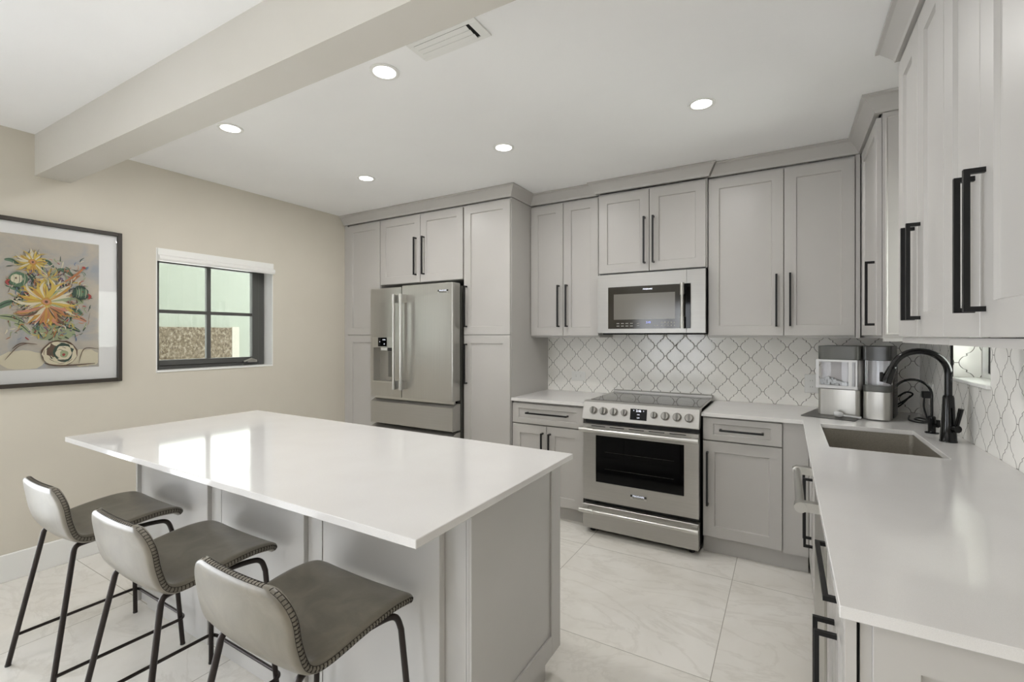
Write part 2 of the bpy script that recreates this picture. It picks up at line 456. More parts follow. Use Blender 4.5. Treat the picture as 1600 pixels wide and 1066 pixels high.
# roller shade in its white valance
sh = thing('roller_shade', 'white roller shade rolled up in a flat valance across the top of the small window', 'shade', (XL, 1.85, 1.80))
mb = MB(); mb.prism([(XL - 0.005, 1.80), (XL + 0.028, 1.80), (XL + 0.036, 1.815), (XL + 0.036, 1.832), (XL + 0.012, 1.842), (XL + 0.012, 1.884), (XL - 0.005, 1.884)], 1, y0 + 0.007, y1 - 0.001)
mb.build('valance', M['white'], sh)
mb = MB(); mb.tube([(XL - 0.045, y0 + 0.012, 1.842), (XL - 0.045, y1 - 0.014, 1.842)], 0.034, 20)
mb.build('fabric_roll', M['white'], sh, smooth=True)

# neighbouring house seen through it
def rough_panel():
    m = mat('weathered_stone', S(120, 108, 92), 0.9); t = NT(m); v = t.obj()
    f = t.noise(t.mapping(v, (1, 1, 0.8)), 38, 6, 0.75)
    g = t.noise(v, 4, 3)
    t.l(t.mix(t.math('MULTIPLY', g, 0.3), t.ramp(f, [(0.33, S(74, 60, 46)), (0.5, S(138, 124, 104)), (0.66, S(206, 198, 182))]), S(150, 136, 116)), t.b.inputs['Base Color'])
    return m
nb = thing('neighbouring_house', 'pale green rendered house wall outside the small window', 'house', (-5.6, 3.2, 0)); nb['kind'] = 'structure'
del nb['category']
MB().box(-5.75, -5.6, 0.2, 7.5, -0.1, 5.2).build('outer_wall', painted('pale_green_render', S(188, 196, 183), S(192, 199, 186), 0.8), nb)
mb = MB(); mb.box(-5.6, -5.57, 2.28, 3.02, 0.35, 1.40)
mb.build('stone_panel', rough_panel(), nb)
mb = MB(); mb.box(-5.6, -5.565, 3.02, 3.10, 0.35, 1.41)
mb.build('panel_surround', painted('cream_render', S(226, 222, 208), S(230, 226, 212), 0.8), nb)
struct(box(-5.75, XL - 0.15, -4.6, 7.5, -0.15, -0.1).build('ground_outside', mat('gravel', S(150, 145, 135), 0.9)))

# ------------------------------------------------------------------ window over the sink
w2 = struct(bpy.data.objects.new('window_2', None)); COL.objects.link(w2); w2.location = (XR, 2.72, W2['z0'])
ya, yb, za, zb = W2['y0'], W2['y1'], W2['z0'], W2['z1']
mb = MB(); mb.box(XR - 0.008, XR + 0.09, yb - 0.008, yb, za + 0.016, zb); mb.build('tiled_reveal', M['tile_r'], w2)
mb = MB(); mb.box(XR + 0.001, XR + 0.09, ya, ya + 0.006, za + 0.016, zb).box(XR, XR + 0.09, ya + 0.006, yb - 0.008, zb - 0.006, zb); mb.build('reveal', M['white'], w2)
box(XR - 0.022, XR + 0.148, ya, yb, za, za + 0.015).build('sill', M['white'], w2, bevel=0.003)
rect_frame(MB(), XR + 0.092, XR + 0.11, ya, yb, za + 0.016, zb, 0.02, 0.02, 0.02, 0.02).build('window_trim', M['white'], w2)
s2 = rect_frame(MB(), XR + 0.112, XR + 0.145, ya + 0.002, yb - 0.002, za + 0.016, zb, 0.045, 0.045, 0.045, 0.045).build('sash', M['winframe'], w2)
box(XR + 0.126, XR + 0.13, ya + 0.047, yb - 0.047, za + 0.061, zb - 0.045).build('pane', M['dimming'], s2)
box(XR - 0.011, XR - 0.0081, yb - 0.012, yb + 0.022, za + 0.016, 1.30).build('edge_trim', M['black'], w2)
struct(box(XL - 0.15, XR + 0.15, 0.2, YB + 0.15, ZC + 0.151, 5.6).build('alley_shading_block', M['beam']))  # unseen upper block, added to shade the alley outside the small window
gw = struct(box(2.6, 2.75, 0.5, 8, -0.1, 3.4).build('neighbouring_wall', painted('grey_render', S(168, 166, 158), S(176, 174, 166), 0.8)))
struct(box(XR + 0.15, 2.75, 0.5, 8, -0.15, -0.1).build('path_outside', mat('concrete', S(150, 148, 142), 0.9)))

# ------------------------------------------------------------------ glass doors of the living area (behind the camera)
def glass_door(name, horizontal, a0, a1, c, z1):
    d = struct(bpy.data.objects.new(name, None)); COL.objects.link(d)
    d.location = ((a0 + a1) / 2, c, 0) if horizontal else (c, (a0 + a1) / 2, 0)
    def B(mb, p, q, c0, c1, zz0, zz1):
        return mb.box(p, q, c + c0, c + c1, zz0, zz1) if horizontal else mb.box(c + c0, c + c1, p, q, zz0, zz1)
    mb = MB(); n = 2
    B(mb, a0, a0 + .05, -.05, .05, 0, z1); B(mb, a1 - .05, a1, -.05, .05, 0, z1); B(mb, a0 + .05, a1 - .05, -.05, .05, z1 - .05, z1); B(mb, a0 + .05, a1 - .05, -.05, .05, 0, .03)
    am = (a0 + a1) / 2; B(mb, am - .04, am + .04, -.03, .03, .03, z1 - .05)
    mb.build('door_frame', M['ironbar'], d)
    mb = MB(); B(mb, a0 + .05, am - .04, -.003, .003, .03, z1 - .05); mb.build('pane', M['pane'], d)
    mb = MB(); B(mb, am + .04, a1 - .05, -.003, .003, .03, z1 - .05); mb.build('pane', M['pane'], d)
glass_door('door_1', True, -3.1, -1.5, YR - 0.075, 2.08)
glass_door('door_2', False, D2['y0'], D2['y1'], XL - 0.075, 2.08)

# ================================================================== cabinets
ZB, ZT, ZTOP = 1.304, 2.322, 2.335                    # uppers: bottom, door top, carcass top
TK = 0.10                                             # toe kick height
CT, CTH = 0.847, 0.022                                # counter top and thickness
CU = CT - CTH                                         # underside of the counter
YT, YU, YL = 2.96, 3.27, 2.965                        # door planes: tall, upper, (counter edge)
YBASE = 2.985                                         # base cabinet door plane
XU = 0.364                                            # door plane of the uppers on the right wall
XB = 0.108                                            # door plane of the base units on the right

def pulls_y(door, x, za, zb, y, proj=0.032): return add_pull(door, (x, y, za), (x, y, zb), (0, -1, 0), proj)
def pulls_x(door, y, za, zb, x, proj=0.032): return add_pull(door, (x, y, za), (x, y, zb), (-1, 0, 0), proj)

# tall unit at the wall
c = thing('pantry_cabinet', 'tall narrow grey cabinet between the cream wall and the refrigerator', 'cabinet', (-3.335, 3.28, 0))
mb = MB(); mb.box(XL + 0.001, -3.102, YT + 0.021, YB - 0.001, TK, ZTOP).box(XL + 0.001, -3.102, YT + 0.07, YB - 0.001, 0, TK).box(XL + 0.001, -3.524, YT + 0.004, YT + 0.021, TK, ZTOP); mb.build('body', M['cab'], c)
d = door_y(c, -3.522, -3.102, TK + 0.005, 1.312, YT); pulls_y(d, -3.135, 0.94, 1.24, YT)
d = door_y(c, -3.522, -3.102, 1.312, ZT, YT); pulls_y(d, -3.135, 1.38, 1.69, YT)
# bridge unit above the refrigerator
c = thing('bridge_cabinet', 'short two-door grey cabinet above the refrigerator', 'cabinet', (-2.645, 3.28, 1.752))
box(-3.10, -2.190, YT + 0.021, YB - 0.001, 1.752, ZTOP).build('body', M['cab'], c)
d = door_y(c, -3.098, -2.634, 1.752, ZT, YT); pulls_y(d, -2.678, 1.82, 2.125, YT)
d = door_y(c, -2.634, -2.192, 1.752, ZT, YT); pulls_y(d, -2.590, 1.82, 2.125, YT)
# tall unit right of the refrigerator
c = thing('pantry_cabinet', 'tall grey cabinet with two stacked doors beside the refrigerator and the upper cabinets', 'cabinet', (-1.97, 3.28, 0))
mb = MB(); mb.box(-2.188, -1.757, YT + 0.021, YB - 0.001, TK, ZTOP).box(-2.188, -1.757, YT + 0.07, YB - 0.001, 0, TK); mb.build('body', M['cab'], c)
d = door_y(c, -2.184, -1.760, TK + 0.005, 1.312, YT); pulls_y(d, -2.155, 0.935, 1.238, YT)
d = door_y(c, -2.184, -1.760, 1.312, ZT, YT); pulls_y(d, -2.155, 1.378, 1.690, YT)

# upper cabinets on the back wall
c = thing('wall_cabinet', 'narrow two-door grey wall cabinet between the tall cabinet and the microwave', 'cabinet', (-1.47, 3.44, ZB))
box(-1.756, -1.186, YU + 0.021, YB, ZB - 0.012, ZTOP).build('body', M['cab'], c)
d = door_y(c, -1.754, -1.471, ZB, ZT, YU); pulls_y(d, -1.506, 1.378, 1.688, YU)
d = door_y(c, -1.471, -1.188, ZB, ZT, YU); pulls_y(d, -1.438, 1.378, 1.688, YU)
YM = 3.245
c = thing('wall_cabinet', 'short two-door grey wall cabinet directly above the microwave', 'cabinet', (-0.815, 3.44, 1.751))
box(-1.184, -0.442, YM + 0.021, YB, 1.751, ZTOP).build('body', M['cab'], c)
d = door_y(c, -1.178, -0.813, 1.753, ZT, YM); pulls_y(d, -0.843, 1.812, 2.122, YM)
d = door_y(c, -0.813, -0.448, 1.753, ZT, YM); pulls_y(d, -0.782, 1.812, 2.122, YM)
c = thing('wall_cabinet', 'wide two-door grey wall cabinet between the microwave and the corner', 'cabinet', (-0.05, 3.44, ZB))
mb = MB(); mb.box(-0.440, XU - 0.001, YU + 0.021, YB, ZB - 0.012, ZTOP).box(0.342, XU - 0.001, YU + 0.004, YU + 0.021, ZB - 0.012, ZTOP); mb.build('body', M['cab'], c)
d = door_y(c, -0.437, -0.011, ZB, ZT, YU); pulls_y(d, -0.050, 1.366, 1.675, YU)
d = door_y(c, -0.011, 0.340, ZB, ZT, YU); pulls_y(d, 0.022, 1.368, 1.677, YU)
# upper cabinet on the right wall, at the corner
c = thing('wall_cabinet', 'single-door grey wall cabinet in the corner beyond the sink window', 'cabinet', (0.53, 3.15, ZB))
mb = MB(); mb.box(XU + 0.022, XR - 0.009, 2.725, YB - 0.0, ZB - 0.012, ZTOP); mb.build('body', M['cab'], c)
d = door_x(c, 2.735, 3.235, ZB, ZT, XU, stile=0.06); pulls_x(d, 2.79, 1.358, 1.655, XU)
sp = shaker(MB(), (XU + 0.032, 2.725, ZB + 0.004), (1, 0, 0), (0, -1, 0), 0.28, ZT - ZB - 0.012, t=0.008, stile=0.004, rec=0.003).build('side_panel', M['cab'], c)
mb = MB(); mb.box(XU + 0.022, XR - 0.009, 2.70, 2.724, ZB - 0.026, ZB - 0.0125); mb.build('light_rail', M['cab'], c)

# two uppers on the right wall near the camera
def near_upper(ya, ym, yb, label, p1, p2):
    c = thing('wall_cabinet', label, 'cabinet', (0.53, (ya + yb) / 2, ZB))
    box(XU + 0.021, XR - 0.009, ya, yb, ZB - 0.004, ZTOP).build('body', M['cab'], c)
    d = door_x(c, ym, yb, ZB - 0.006, ZT, XU, stile=0.075); pulls_x(d, p1, 1.360, 1.655, XU, 0.03)
    d = door_x(c, ya, ym, ZB - 0.006, ZT, XU, stile=0.075); pulls_x(d, p2, 1.360, 1.655, XU, 0.03)
    mb = MB(); mb.prism([(XU + 0.012, ZB - 0.026), (XU + 0.012, ZB - 0.0065), (XR - 0.012, ZB - 0.0065), (XR - 0.012, ZB - 0.026)], 1, ya, yb); mb.build('light_rail', M['cab'], c)
near_upper(1.662, 1.950, 2.239, 'two-door grey wall cabinet overhanging the black faucet, next to the sink window', 1.989, 1.914)
near_upper(1.085, 1.390, 1.660, 'two-door grey wall cabinet overhanging the open counter end, nearest the viewer', 1.424, 1.358)

# crown mouldings
def crown(path, z0, z1, out, skew0=0, skew1=0):
    """slanted cornice swept along the cabinet fronts, mitred at the corners"""
    prof = [(-0.012, z0), (0.010, z0), (0.014, z0 + 0.012), (out - 0.012, z1 - 0.016), (out, z1 - 0.010), (out, z1), (-0.012, z1)]
    P = [Vector((a, b)) for a, b in path]; n = len(P); nor = []
    for i in range(n - 1):
        d = (P[i + 1] - P[i]).normalized(); nor.append(Vector((d.y, -d.x)))
    mb = MB(); rings = []
    for i in range(n):
        if i == 0: m_ = nor[0]
        elif i == n - 1: m_ = nor[-1]
        else:
            m_ = nor[i - 1] + nor[i]; m_ = m_ / m_.dot(nor[i])
        sk = skew0 if i == 0 else skew1 if i == n - 1 else 0      # ends cut to the slope of the neighbouring moulding
        lean = [0.010, 0.010, 0.014, 0.046, 0.058, 0.058, 0.058]
        rings.append([mb.bm.verts.new((P[i].x + m_.x * o_ + sk * lean[q], P[i].y + m_.y * o_, z_)) for q, (o_, z_) in enumerate(prof)])
    k = len(prof)
    for a, b in zip(rings, rings[1:]):
        for q in range(k): mb.face([a[q], a[(q + 1) % k], b[(q + 1) % k], b[q]])
    mb.face(rings[0][::-1]); mb.face(rings[-1])
    return mb
ZM0, ZM1 = 2.3365, ZC - 0.001
def crown_obj(path, z0, label, out=0.062, skew0=0, skew1=0):
    o = crown(path, z0, ZM1, out, skew0, skew1).build('crown_moulding', M['cab'], origin=(path[0][0], path[0][1], z0))
    return tag(o, label, 'moulding')
crown_obj([(XL + 0.001, YT), (-1.757, YT), (-1.757, YU), (-1.1895, YU)], ZM0, 'grey crown moulding stepping from above the refrigerator back to the narrow wall cabinet', skew1=-1)
crown_obj([(-1.187, YU - 0.002), (-1.187, YM - 0.012), (-0.438, YM - 0.012), (-0.438, YU - 0.002)], ZM0, 'grey crown moulding standing forward above the microwave cabinet', 0.056)
crown_obj([(-0.4355, YU), (XU, YU), (XU, 2.725), (XR - 0.009, 2.725)], ZM0, 'grey crown moulding turning the corner above the wide and the corner wall cabinets', skew0=1)
crown_obj([(XR - 0.009, 2.239), (XU, 2.239), (XU, 1.085)], ZM0, 'grey crown moulding along the wall cabinets over the sink-side counter')

# base cabinets, back wall
c = thing('base_cabinet', 'grey base cabinet with a drawer over two doors, between tall cabinet and range', 'cabinet', (-1.465, 3.29, 0))
mb = MB(); mb.box(-1.755, -1.186, YBASE + 0.021, YB - 0.009, TK, CU).box(-1.755, -1.186, YBASE + 0.06, YB - 0.009, 0, TK); mb.build('body', M['cab'], c)
YD = YBASE - 0.005
d = door_y(c, -1.752, -1.188, 0.664, 0.812, YD, 'drawer', 0.05, rail=0.035); add_pull(d, (-1.620, YD, 0.746), (-1.305, YD, 0.746), (0, -1, 0))
d = door_y(c, -1.752, -1.470, TK + 0.005, 0.660, YD); pulls_y(d, -1.498, 0.30, 0.606, YD)
d = door_y(c, -1.470, -1.188, TK + 0.005, 0.660, YD); pulls_y(d, -1.440, 0.30, 0.606, YD)
c = thing('base_cabinet', 'grey base cabinet with one drawer over one door, between range and corner', 'cabinet', (-0.16, 3.29, 0))
mb = MB(); mb.box(-0.432, 0.106, YBASE + 0.021, YB - 0.009, TK, CU).box(-0.432, 0.106, YBASE + 0.045, YB - 0.009, 0, TK).box(-0.014, 0.106, YBASE + 0.003, YBASE + 0.021, TK, CU); mb.build('body', M['cab'], c)
d = door_y(c, -0.429, -0.016, 0.684, 0.818, YD, 'drawer', 0.055, rail=0.032); add_pull(d, (-0.330, YD, 0.752), (-0.112, YD, 0.752), (0, -1, 0))
d = door_y(c, -0.429, -0.016, TK + 0.01, 0.681, YD); pulls_y(d, -0.402, 0.305, 0.612, YD)

# base run on the right
c = thing('base_cabinet', 'grey two-door base cabinet under the sink', 'cabinet', (0.4, 2.65, 0))
mb = MB(); mb.box(XB + 0.021, XR - 0.009, 2.2895, 2.291, TK, CU).box(XB + 0.021, XR - 0.009, 2.97, 2.984, TK, CU).box(XB + 0.021, XR - 0.009, 2.291, 2.97, TK, 0.12).box(XB + 0.07, XR - 0.009, 2.2895, 2.984, 0, TK).box(XB + 0.021, XB + 0.024, 2.291, 2.97, 0.76, CU); mb.build('body', M['cab'], c)
d = door_x(c, 2.291, 2.655, TK + 0.005, 0.815, XB); pulls_x(d, 2.60, 0.31, 0.625, XB)
d = door_x(c, 2.655, 2.972, TK + 0.005, 0.815, XB); pulls_x(d, 2.71, 0.31, 0.625, XB)
# dishwasher
c = thing('dishwasher', 'stainless steel dishwasher with a thick bar handle, built in beside the sink cabinet', 'dishwasher', (0.4, 2.005, 0))
box(XB + 0.04, XR - 0.02, 1.722, 2.288, 0.02, CU - 0.002).build('body', M['dark'], c)
dd = box(XB - 0.006, XB + 0.039, 1.724, 2.286, 0.11, 0.815).build('door', M['steelv'], c, bevel=0.004)
mb = MB(); mb.tube([(0.040, 1.78, 0.752), (0.040, 2.24, 0.752)], 0.0135, 18); mb.tube([(0.040, 1.755, 0.752), (0.040, 1.79, 0.752)], 0.0175, 18); mb.tube([(0.040, 2.23, 0.752), (0.040, 2.265, 0.752)], 0.0175, 18)
mb.box(0.045, XB - 0.006, 1.760, 1.788, 0.738, 0.768).box(0.045, XB - 0.006, 2.232, 2.260, 0.738, 0.768)
mb.build('handle', M['steel_hand'], dd, smooth=True)
box(XB + 0.06, XB + 0.08, 1.726, 2.284, 0.0, 0.10).build('kick_plate', M['dark'], c)
# end unit: drawer over two doors
c = thing('base_cabinet', 'grey base cabinet with a drawer over two doors, at the free end of the counter', 'cabinet', (0.4, 1.35, 0))
mb = MB(); mb.box(XB + 0.021, XR - 0.009, 1.002, 1.715, TK, CU).box(XB + 0.07, XR - 0.009, 1.002, 1.715, 0, TK); mb.build('body', M['cab'], c)
box(XB - 0.020, 0.1038, 0.982, 1.000, 0.0, CU).build('filler', M['cab'], c)
d = door_x(c, 1.005, 1.712, 0.664, 0.815, XB, 'drawer', 0.05, rail=0.035); add_pull(d, (XB, 1.215, 0.735), (XB, 1.527, 0.735), (-1, 0, 0), 0.034)
d = door_x(c, 1.005, 1.4285, TK + 0.005, 0.660, XB); pulls_x(d, 1.395, 0.25, 0.560, XB, 0.042)
d = door_x(c, 1.4285, 1.712, TK + 0.005, 0.660, XB); pulls_x(d, 1.462, 0.25, 0.560, XB, 0.042)
e = shaker(MB(), (0.126, 1.001, 0.004), (1, 0, 0), (0, -1, 0), XR - 0.138, CU - 0.006, t=0.018, stile=0.062, rec=0.009, rail=0.069).build('end_panel', M['cab'], c)
box(0.1042, 0.1088, 0.993, 1.0015, 0.004, CU - 0.002).build('shadow_gap', M['shadowgap'], c)  # near-black strip, the shade of the gap put into its colour
box(0.1092, 0.1258, 0.988, 1.001, 0.004, CU - 0.002).build('panel_strip', M['cab'], c)

# ------------------------------------------------------------------ counters and sink
ct = MB().box(-1.756, -1.1725, YL, YB - 0.009, CU + 0.0005, CT).build('countertop', M['quartz'], bevel=0.0015, origin=(-1.46, 3.28, CU))
tag(ct, 'short white quartz counter between the tall cabinet and the range', 'countertop')
SX0, SX1, SY0, SY1 = 0.155, 0.527, 2.312, 2.905
mb = MB()
xs = [0.078, SX0, SX1, XR - 0.009]; ys = [0.958, SY0, SY1, YL, YB - 0.009]
# one welded slab: grid of cells minus the sink hole, plus the leg along the back wall
def slab(mb, cells, z0, z1):
    vt = {}
    def v(x, y, z):
        k = (round(x, 5), round(y, 5), round(z, 5))
        if k not in vt: vt[k] = mb.bm.verts.new((x, y, z))
        return vt[k]
    edges = {}
    for (a, b, c_, d_) in cells:
        q = [(a, c_), (b, c_), (b, d_), (a, d_)]
        mb.face([v(x, y, z1) for x, y in q]); mb.face([v(x, y, z0) for x, y in q][::-1])
        for i in range(4):
            e1, e2 = q[i], q[(i + 1) % 4]; k = (e1, e2); kr = (e2, e1)
            if kr in edges: edges.pop(kr)
            else: edges[k] = 1
    for (e1, e2) in edges: mb.face([v(*e1, z0), v(*e2, z0), v(*e2, z1), v(*e1, z1)])
cells = []
for i in range(3):
    for j in range(4):
        if i == 1 and j == 1: continue
        cells.append((xs[i], xs[i + 1], ys[j], ys[j + 1]))
cells.append((-0.4355, xs[0], ys[3], ys[4]))
slab(mb, cells, CU + 0.0005, CT)
ct2 = mb.build('countertop', M['quartz'], bevel=0.0015, origin=(0.38, 2.2, CU))
tag(ct2, 'long L-shaped white quartz counter with the sink cut into it', 'countertop')
# sink bowl
sk = thing('kitchen_sink', 'rectangular undermount stainless steel sink sunk in the L-shaped counter', 'sink', (0.34, 2.6, 0.62))
mb = MB(); zt = CU - 0.0005; zb_ = 0.625
def rr(x0, x1, y0, y1, z, r, n=5):
    out = []
    for (cx, cy, a0) in ((x1 - r, y1 - r, 0), (x0 + r, y1 - r, pi / 2), (x0 + r, y0 + r, pi), (x1 - r, y0 + r, 1.5 * pi)):
        for k in range(n + 1): out.append(mb.bm.verts.new((cx + r * cos(a0 + k * pi / 2 / n), cy + r * sin(a0 + k * pi / 2 / n), z)))
    return out
R = [rr(SX0 - 0.02, SX1 + 0.02, SY0 - 0.02, SY1 + 0.02, zt, 0.03), rr(SX0 - 0.003, SX1 + 0.003, SY0 - 0.003, SY1 + 0.003, zt, 0.02), rr(SX0 - 0.001, SX1 + 0.001, SY0 - 0.001, SY1 + 0.001, zb_ + 0.012, 0.02), rr(SX0 + 0.012, SX1 - 0.012, SY0 + 0.012, SY1 - 0.012, zb_, 0.02)]
for a, b in zip(R, R[1:]):
    for k in range(len(a)): mb.face([a[k], a[(k + 1) % len(a)], b[(k + 1) % len(a)], b[k]])
mb.face(R[-1])
mb.build('bowl', M['sink'], sk, smooth=True)
MB().lathe((0.34, 2.6, zb_ + 0.0005), [(0.045, 0), (0.045, 0.003), (0.03, 0.003), (0.028, 0.001)], 24).build('drain', M['steel_hand'], sk, smooth=True)

# faucets
f = thing('kitchen_faucet', 'tall matte black gooseneck faucet behind the sink with a side lever', 'faucet', (0.603, 2.68, CT))
fx, fy = 0.603, 2.68
MB().lathe((fx, fy, CT + 0.0003), [(0.030, 0), (0.030, 0.006), (0.0285, 0.008), (0.024, 0.09), (0.0195, 0.19), (0.0165, 0.20)], 28).build('body', M['faucet'], f, smooth=True)
pts = [(fx, fy, CT + 0.19), (fx, fy, 1.13)]
cx, cz, r = fx - 0.0955, 1.141, 0.0955
for k in range(0, 17):
    a = k * radians(166) / 16; pts.append((cx + r * cos(a), fy - 0.004 * k / 16, cz + r * sin(a)))
MB().tube(pts, 0.0135, 16).build('spout', M['faucet'], f, smooth=True)
e0 = Vector(pts[-1]); dr = (Vector(pts[-1]) - Vector(pts[-2])).normalized()
e1 = e0 + dr * 0.078
MB().tube([e0 - dr * 0.002, e0 + dr * 0.005, e0 + dr * 0.012, e1 - dr * 0.01, e1], [0.0138, 0.0165, 0.0170, 0.0225, 0.0215], 20).build('spray_head', M['faucet'], f, smooth=True)
mb = MB(); q = e0 + dr * 0.050 + Vector((-0.025, -0.002, 0.0)); mb.box(q.x - 0.006, q.x + 0.008, q.y - 0.007, q.y + 0.007, q.z - 0.022, q.z + 0.022); mb.build('spray_button', M['black'], f, bevel=0.003)
mb = MB(); mb.tube([(fx + 0.010, fy - 0.015, CT + 0.062), (fx + 0.022, fy - 0.040, CT + 0.062)], 0.0155, 16)
mb.tube([(fx + 0.018, fy - 0.032, CT + 0.066), (fx + 0.030, fy - 0.045, CT + 0.150)], [0.0075, 0.0095], 12)
mb.build('lever', M['faucet'], f, smooth=True)
f = thing('filter_faucet', 'small slim black drinking-water tap beside the tall black faucet', 'faucet', (0.590, 2.88, CT))
MB().lathe((0.59, 2.88, CT + 0.0003), [(0.026, 0), (0.026, 0.005), (0.015, 0.006), (0.015, 0.075), (0.011, 0.08)], 24).build('body', M['faucet'], f, smooth=True)
pts = [(0.59, 2.88, CT + 0.07), (0.59, 2.88, 1.022)]
for k in range(0, 15):
    a = k * radians(150) / 14; pts.append((0.590 - 0.070 + 0.070 * cos(a), 2.88, 1.025 + 0.070 * sin(a)))
MB().tube(pts, 0.0055, 12).build('spout', M['faucet'], f, smooth=True)
mb = MB(); mb.tube([(0.596, 2.866, CT + 0.04), (0.606, 2.850, CT + 0.04)], 0.009, 12).box(0.600, 0.612, 2.842, 2.856, CT + 0.036, CT + 0.068); mb.build('lever', M['faucet'], f)

# ------------------------------------------------------------------ refrigerator
c = thing('refrigerator', 'stainless steel French-door refrigerator with an ice dispenser, between two tall cabinets', 'refrigerator', (-2.645, 3.2, 0))
FX0, FX1, FG, FY = -3.084, -2.198, -2.724, 2.835
box(FX0 + 0.004, FX1 - 0.004, 2.945, 3.55, 0.02, 1.70).build('body', M['fridge_side'], c)
box(FX0 + 0.03, FX1 - 0.03, 2.935, 2.945, 0.06, 1.69).build('gasket', M['shadowgap'], c)
mb = MB()
rx0, rx1, rz0, rz1 = -3.047, -2.815, 0.925, 1.205
# left door around the dispenser niche
mb.box(FX0, rx0, FY, 2.934, 0.796, 1.707).box(rx1, FG - 0.003, FY, 2.934, 0.796, 1.707).box(rx0, rx1, FY, 2.934, 0.796, rz0).box(rx0, rx1, FY, 2.934, rz1, 1.707)
mb.box(rx0, rx1, FY + 0.075, 2.934, rz0, rz1)
dl = mb.build('door', M['steelv'], c)
mb = MB(); mb.box(rx0 - 0.008, rx1 + 0.008, FY - 0.006, FY - 0.0005, rz1 + 0.004, 1.294); mb.build('dispenser_panel', M['steel_hand'], dl)
dsp = box(-2.985, -2.886, FY - 0.0085, FY - 0.0065, 1.216, 1.291).build('dispenser_screen', M['glassblack'], dl)
text('8', 0.012, M['digits'], dsp, (-2.965, FY - 0.0088, 1.255), (pi / 2, 0, 0), 'digits'); text('CUBED', 0.011, M['digits'], dsp, (-2.915, FY - 0.0088, 1.272), (pi / 2, 0, 0), 'digits'); text('35', 0.012, M['digits'], dsp, (-2.912, FY - 0.0088, 1.236), (pi / 2, 0, 0), 'digits')
mb = MB(); mb.box(-2.965, -2.895, FY + 0.006, FY + 0.06, rz1 - 0.022, rz1 - 0.0005); mb.build('spout', M['white'], dl)
box(-2.885, rx1 - 0.004, FY + 0.006, FY + 0.05, rz1 - 0.03, rz1 - 0.0005).build('nozzle', M['dark'], dl)
mb = MB(); mb.box(-2.93, -2.835, FY + 0.055, FY + 0.072, rz0 + 0.03, rz1 - 0.035); mb.build('paddle', M['fridge_side'], dl)
box(rx0, rx1, FY - 0.010, FY + 0.07, rz0 - 0.012, rz0 - 0.0005).build('drip_tray', M['steel_hand'], dl)
drr = box(FG + 0.003, FX1, FY, 2.934, 0.796, 1.718).build('door', M['steelv'], c, bevel=0.006, seg=2)
for (xh, dpar) in ((-2.752, dl), (-2.676, drr)):
    mb = MB(); yh = 2.772
    mb.tube([(xh, yh, 0.94), (xh, yh, 1.575)], 0.0125, 16)
    for za in (0.868, 1.572):
        mb.tube([(xh, yh, za), (xh, yh, za + 0.072)], 0.0155, 16)
        mb.box(xh - 0.012, xh + 0.012, yh, FY - 0.0003, za + 0.004, za + 0.068)
    mb.build('handle', M['steel_hand'], dpar, smooth=True)
bd = box(-2.342, -2.236, FY - 0.003, FY - 0.0003, 1.636, 1.664).build('badge', M['steel_hand'], drr)
bd2 = box(-2.341, -2.237, FY - 0.0036, FY - 0.0031, 1.650, 1.663).build('badge_field', M['print_dark'], bd)
text('FRIGIDAIRE', 0.0145, M['digits'], bd, (-2.289, FY - 0.0040, 1.6565), (pi / 2, 0, 0)); text('PROFESSIONAL', 0.0105, M['print_dark'], bd, (-2.289, FY - 0.0036, 1.643), (pi / 2, 0, 0))  # upper badge word glows by its material, it is no display
# drawers
mb = MB(); mb.prism([(FY + 0.004, 0.566), (2.934, 0.566), (2.934, 0.772), (FY + 0.05, 0.772), (FY + 0.012, 0.752), (FY, 0.748), (FY, 0.570)], 0, FX0 + 0.004, FX1); mb.build('drawer', M['steel'], c)
box(FX0 + 0.03, FX1 - 0.01, FY + 0.03, FY + 0.05, 0.773, 0.794).build('drawer_grip', M['steel_hand'], c)
mb = MB(); mb.prism([(FY + 0.004, 0.06), (2.934, 0.06), (2.934, 0.55), (FY + 0.05, 0.55), (FY + 0.012, 0.535), (FY, 0.53), (FY, 0.065)], 0, FX0 + 0.004, FX1); mb.build('drawer', M['steel'], c)

# ------------------------------------------------------------------ range
c = thing('cooking_range', 'stainless steel slide-in electric range with front knobs, between the two base cabinets', 'range', (-0.80, 3.25, 0))
RX0, RX1, RY = -1.168, -0.440, 2.915
box(RX0 + 0.004, RX1 - 0.004, RY + 0.045, YB - 0.03, 0.03, 0.84).build('body', M['dark'], c)
for x in (RX0 + 0.05, RX1 - 0.05):
    for y in (RY + 0.06, 3.48): MB().lathe((x, y, 0.0), [(0.018, 0), (0.018, 0.03)], 12).build('levelling_foot', M['dark'], c)
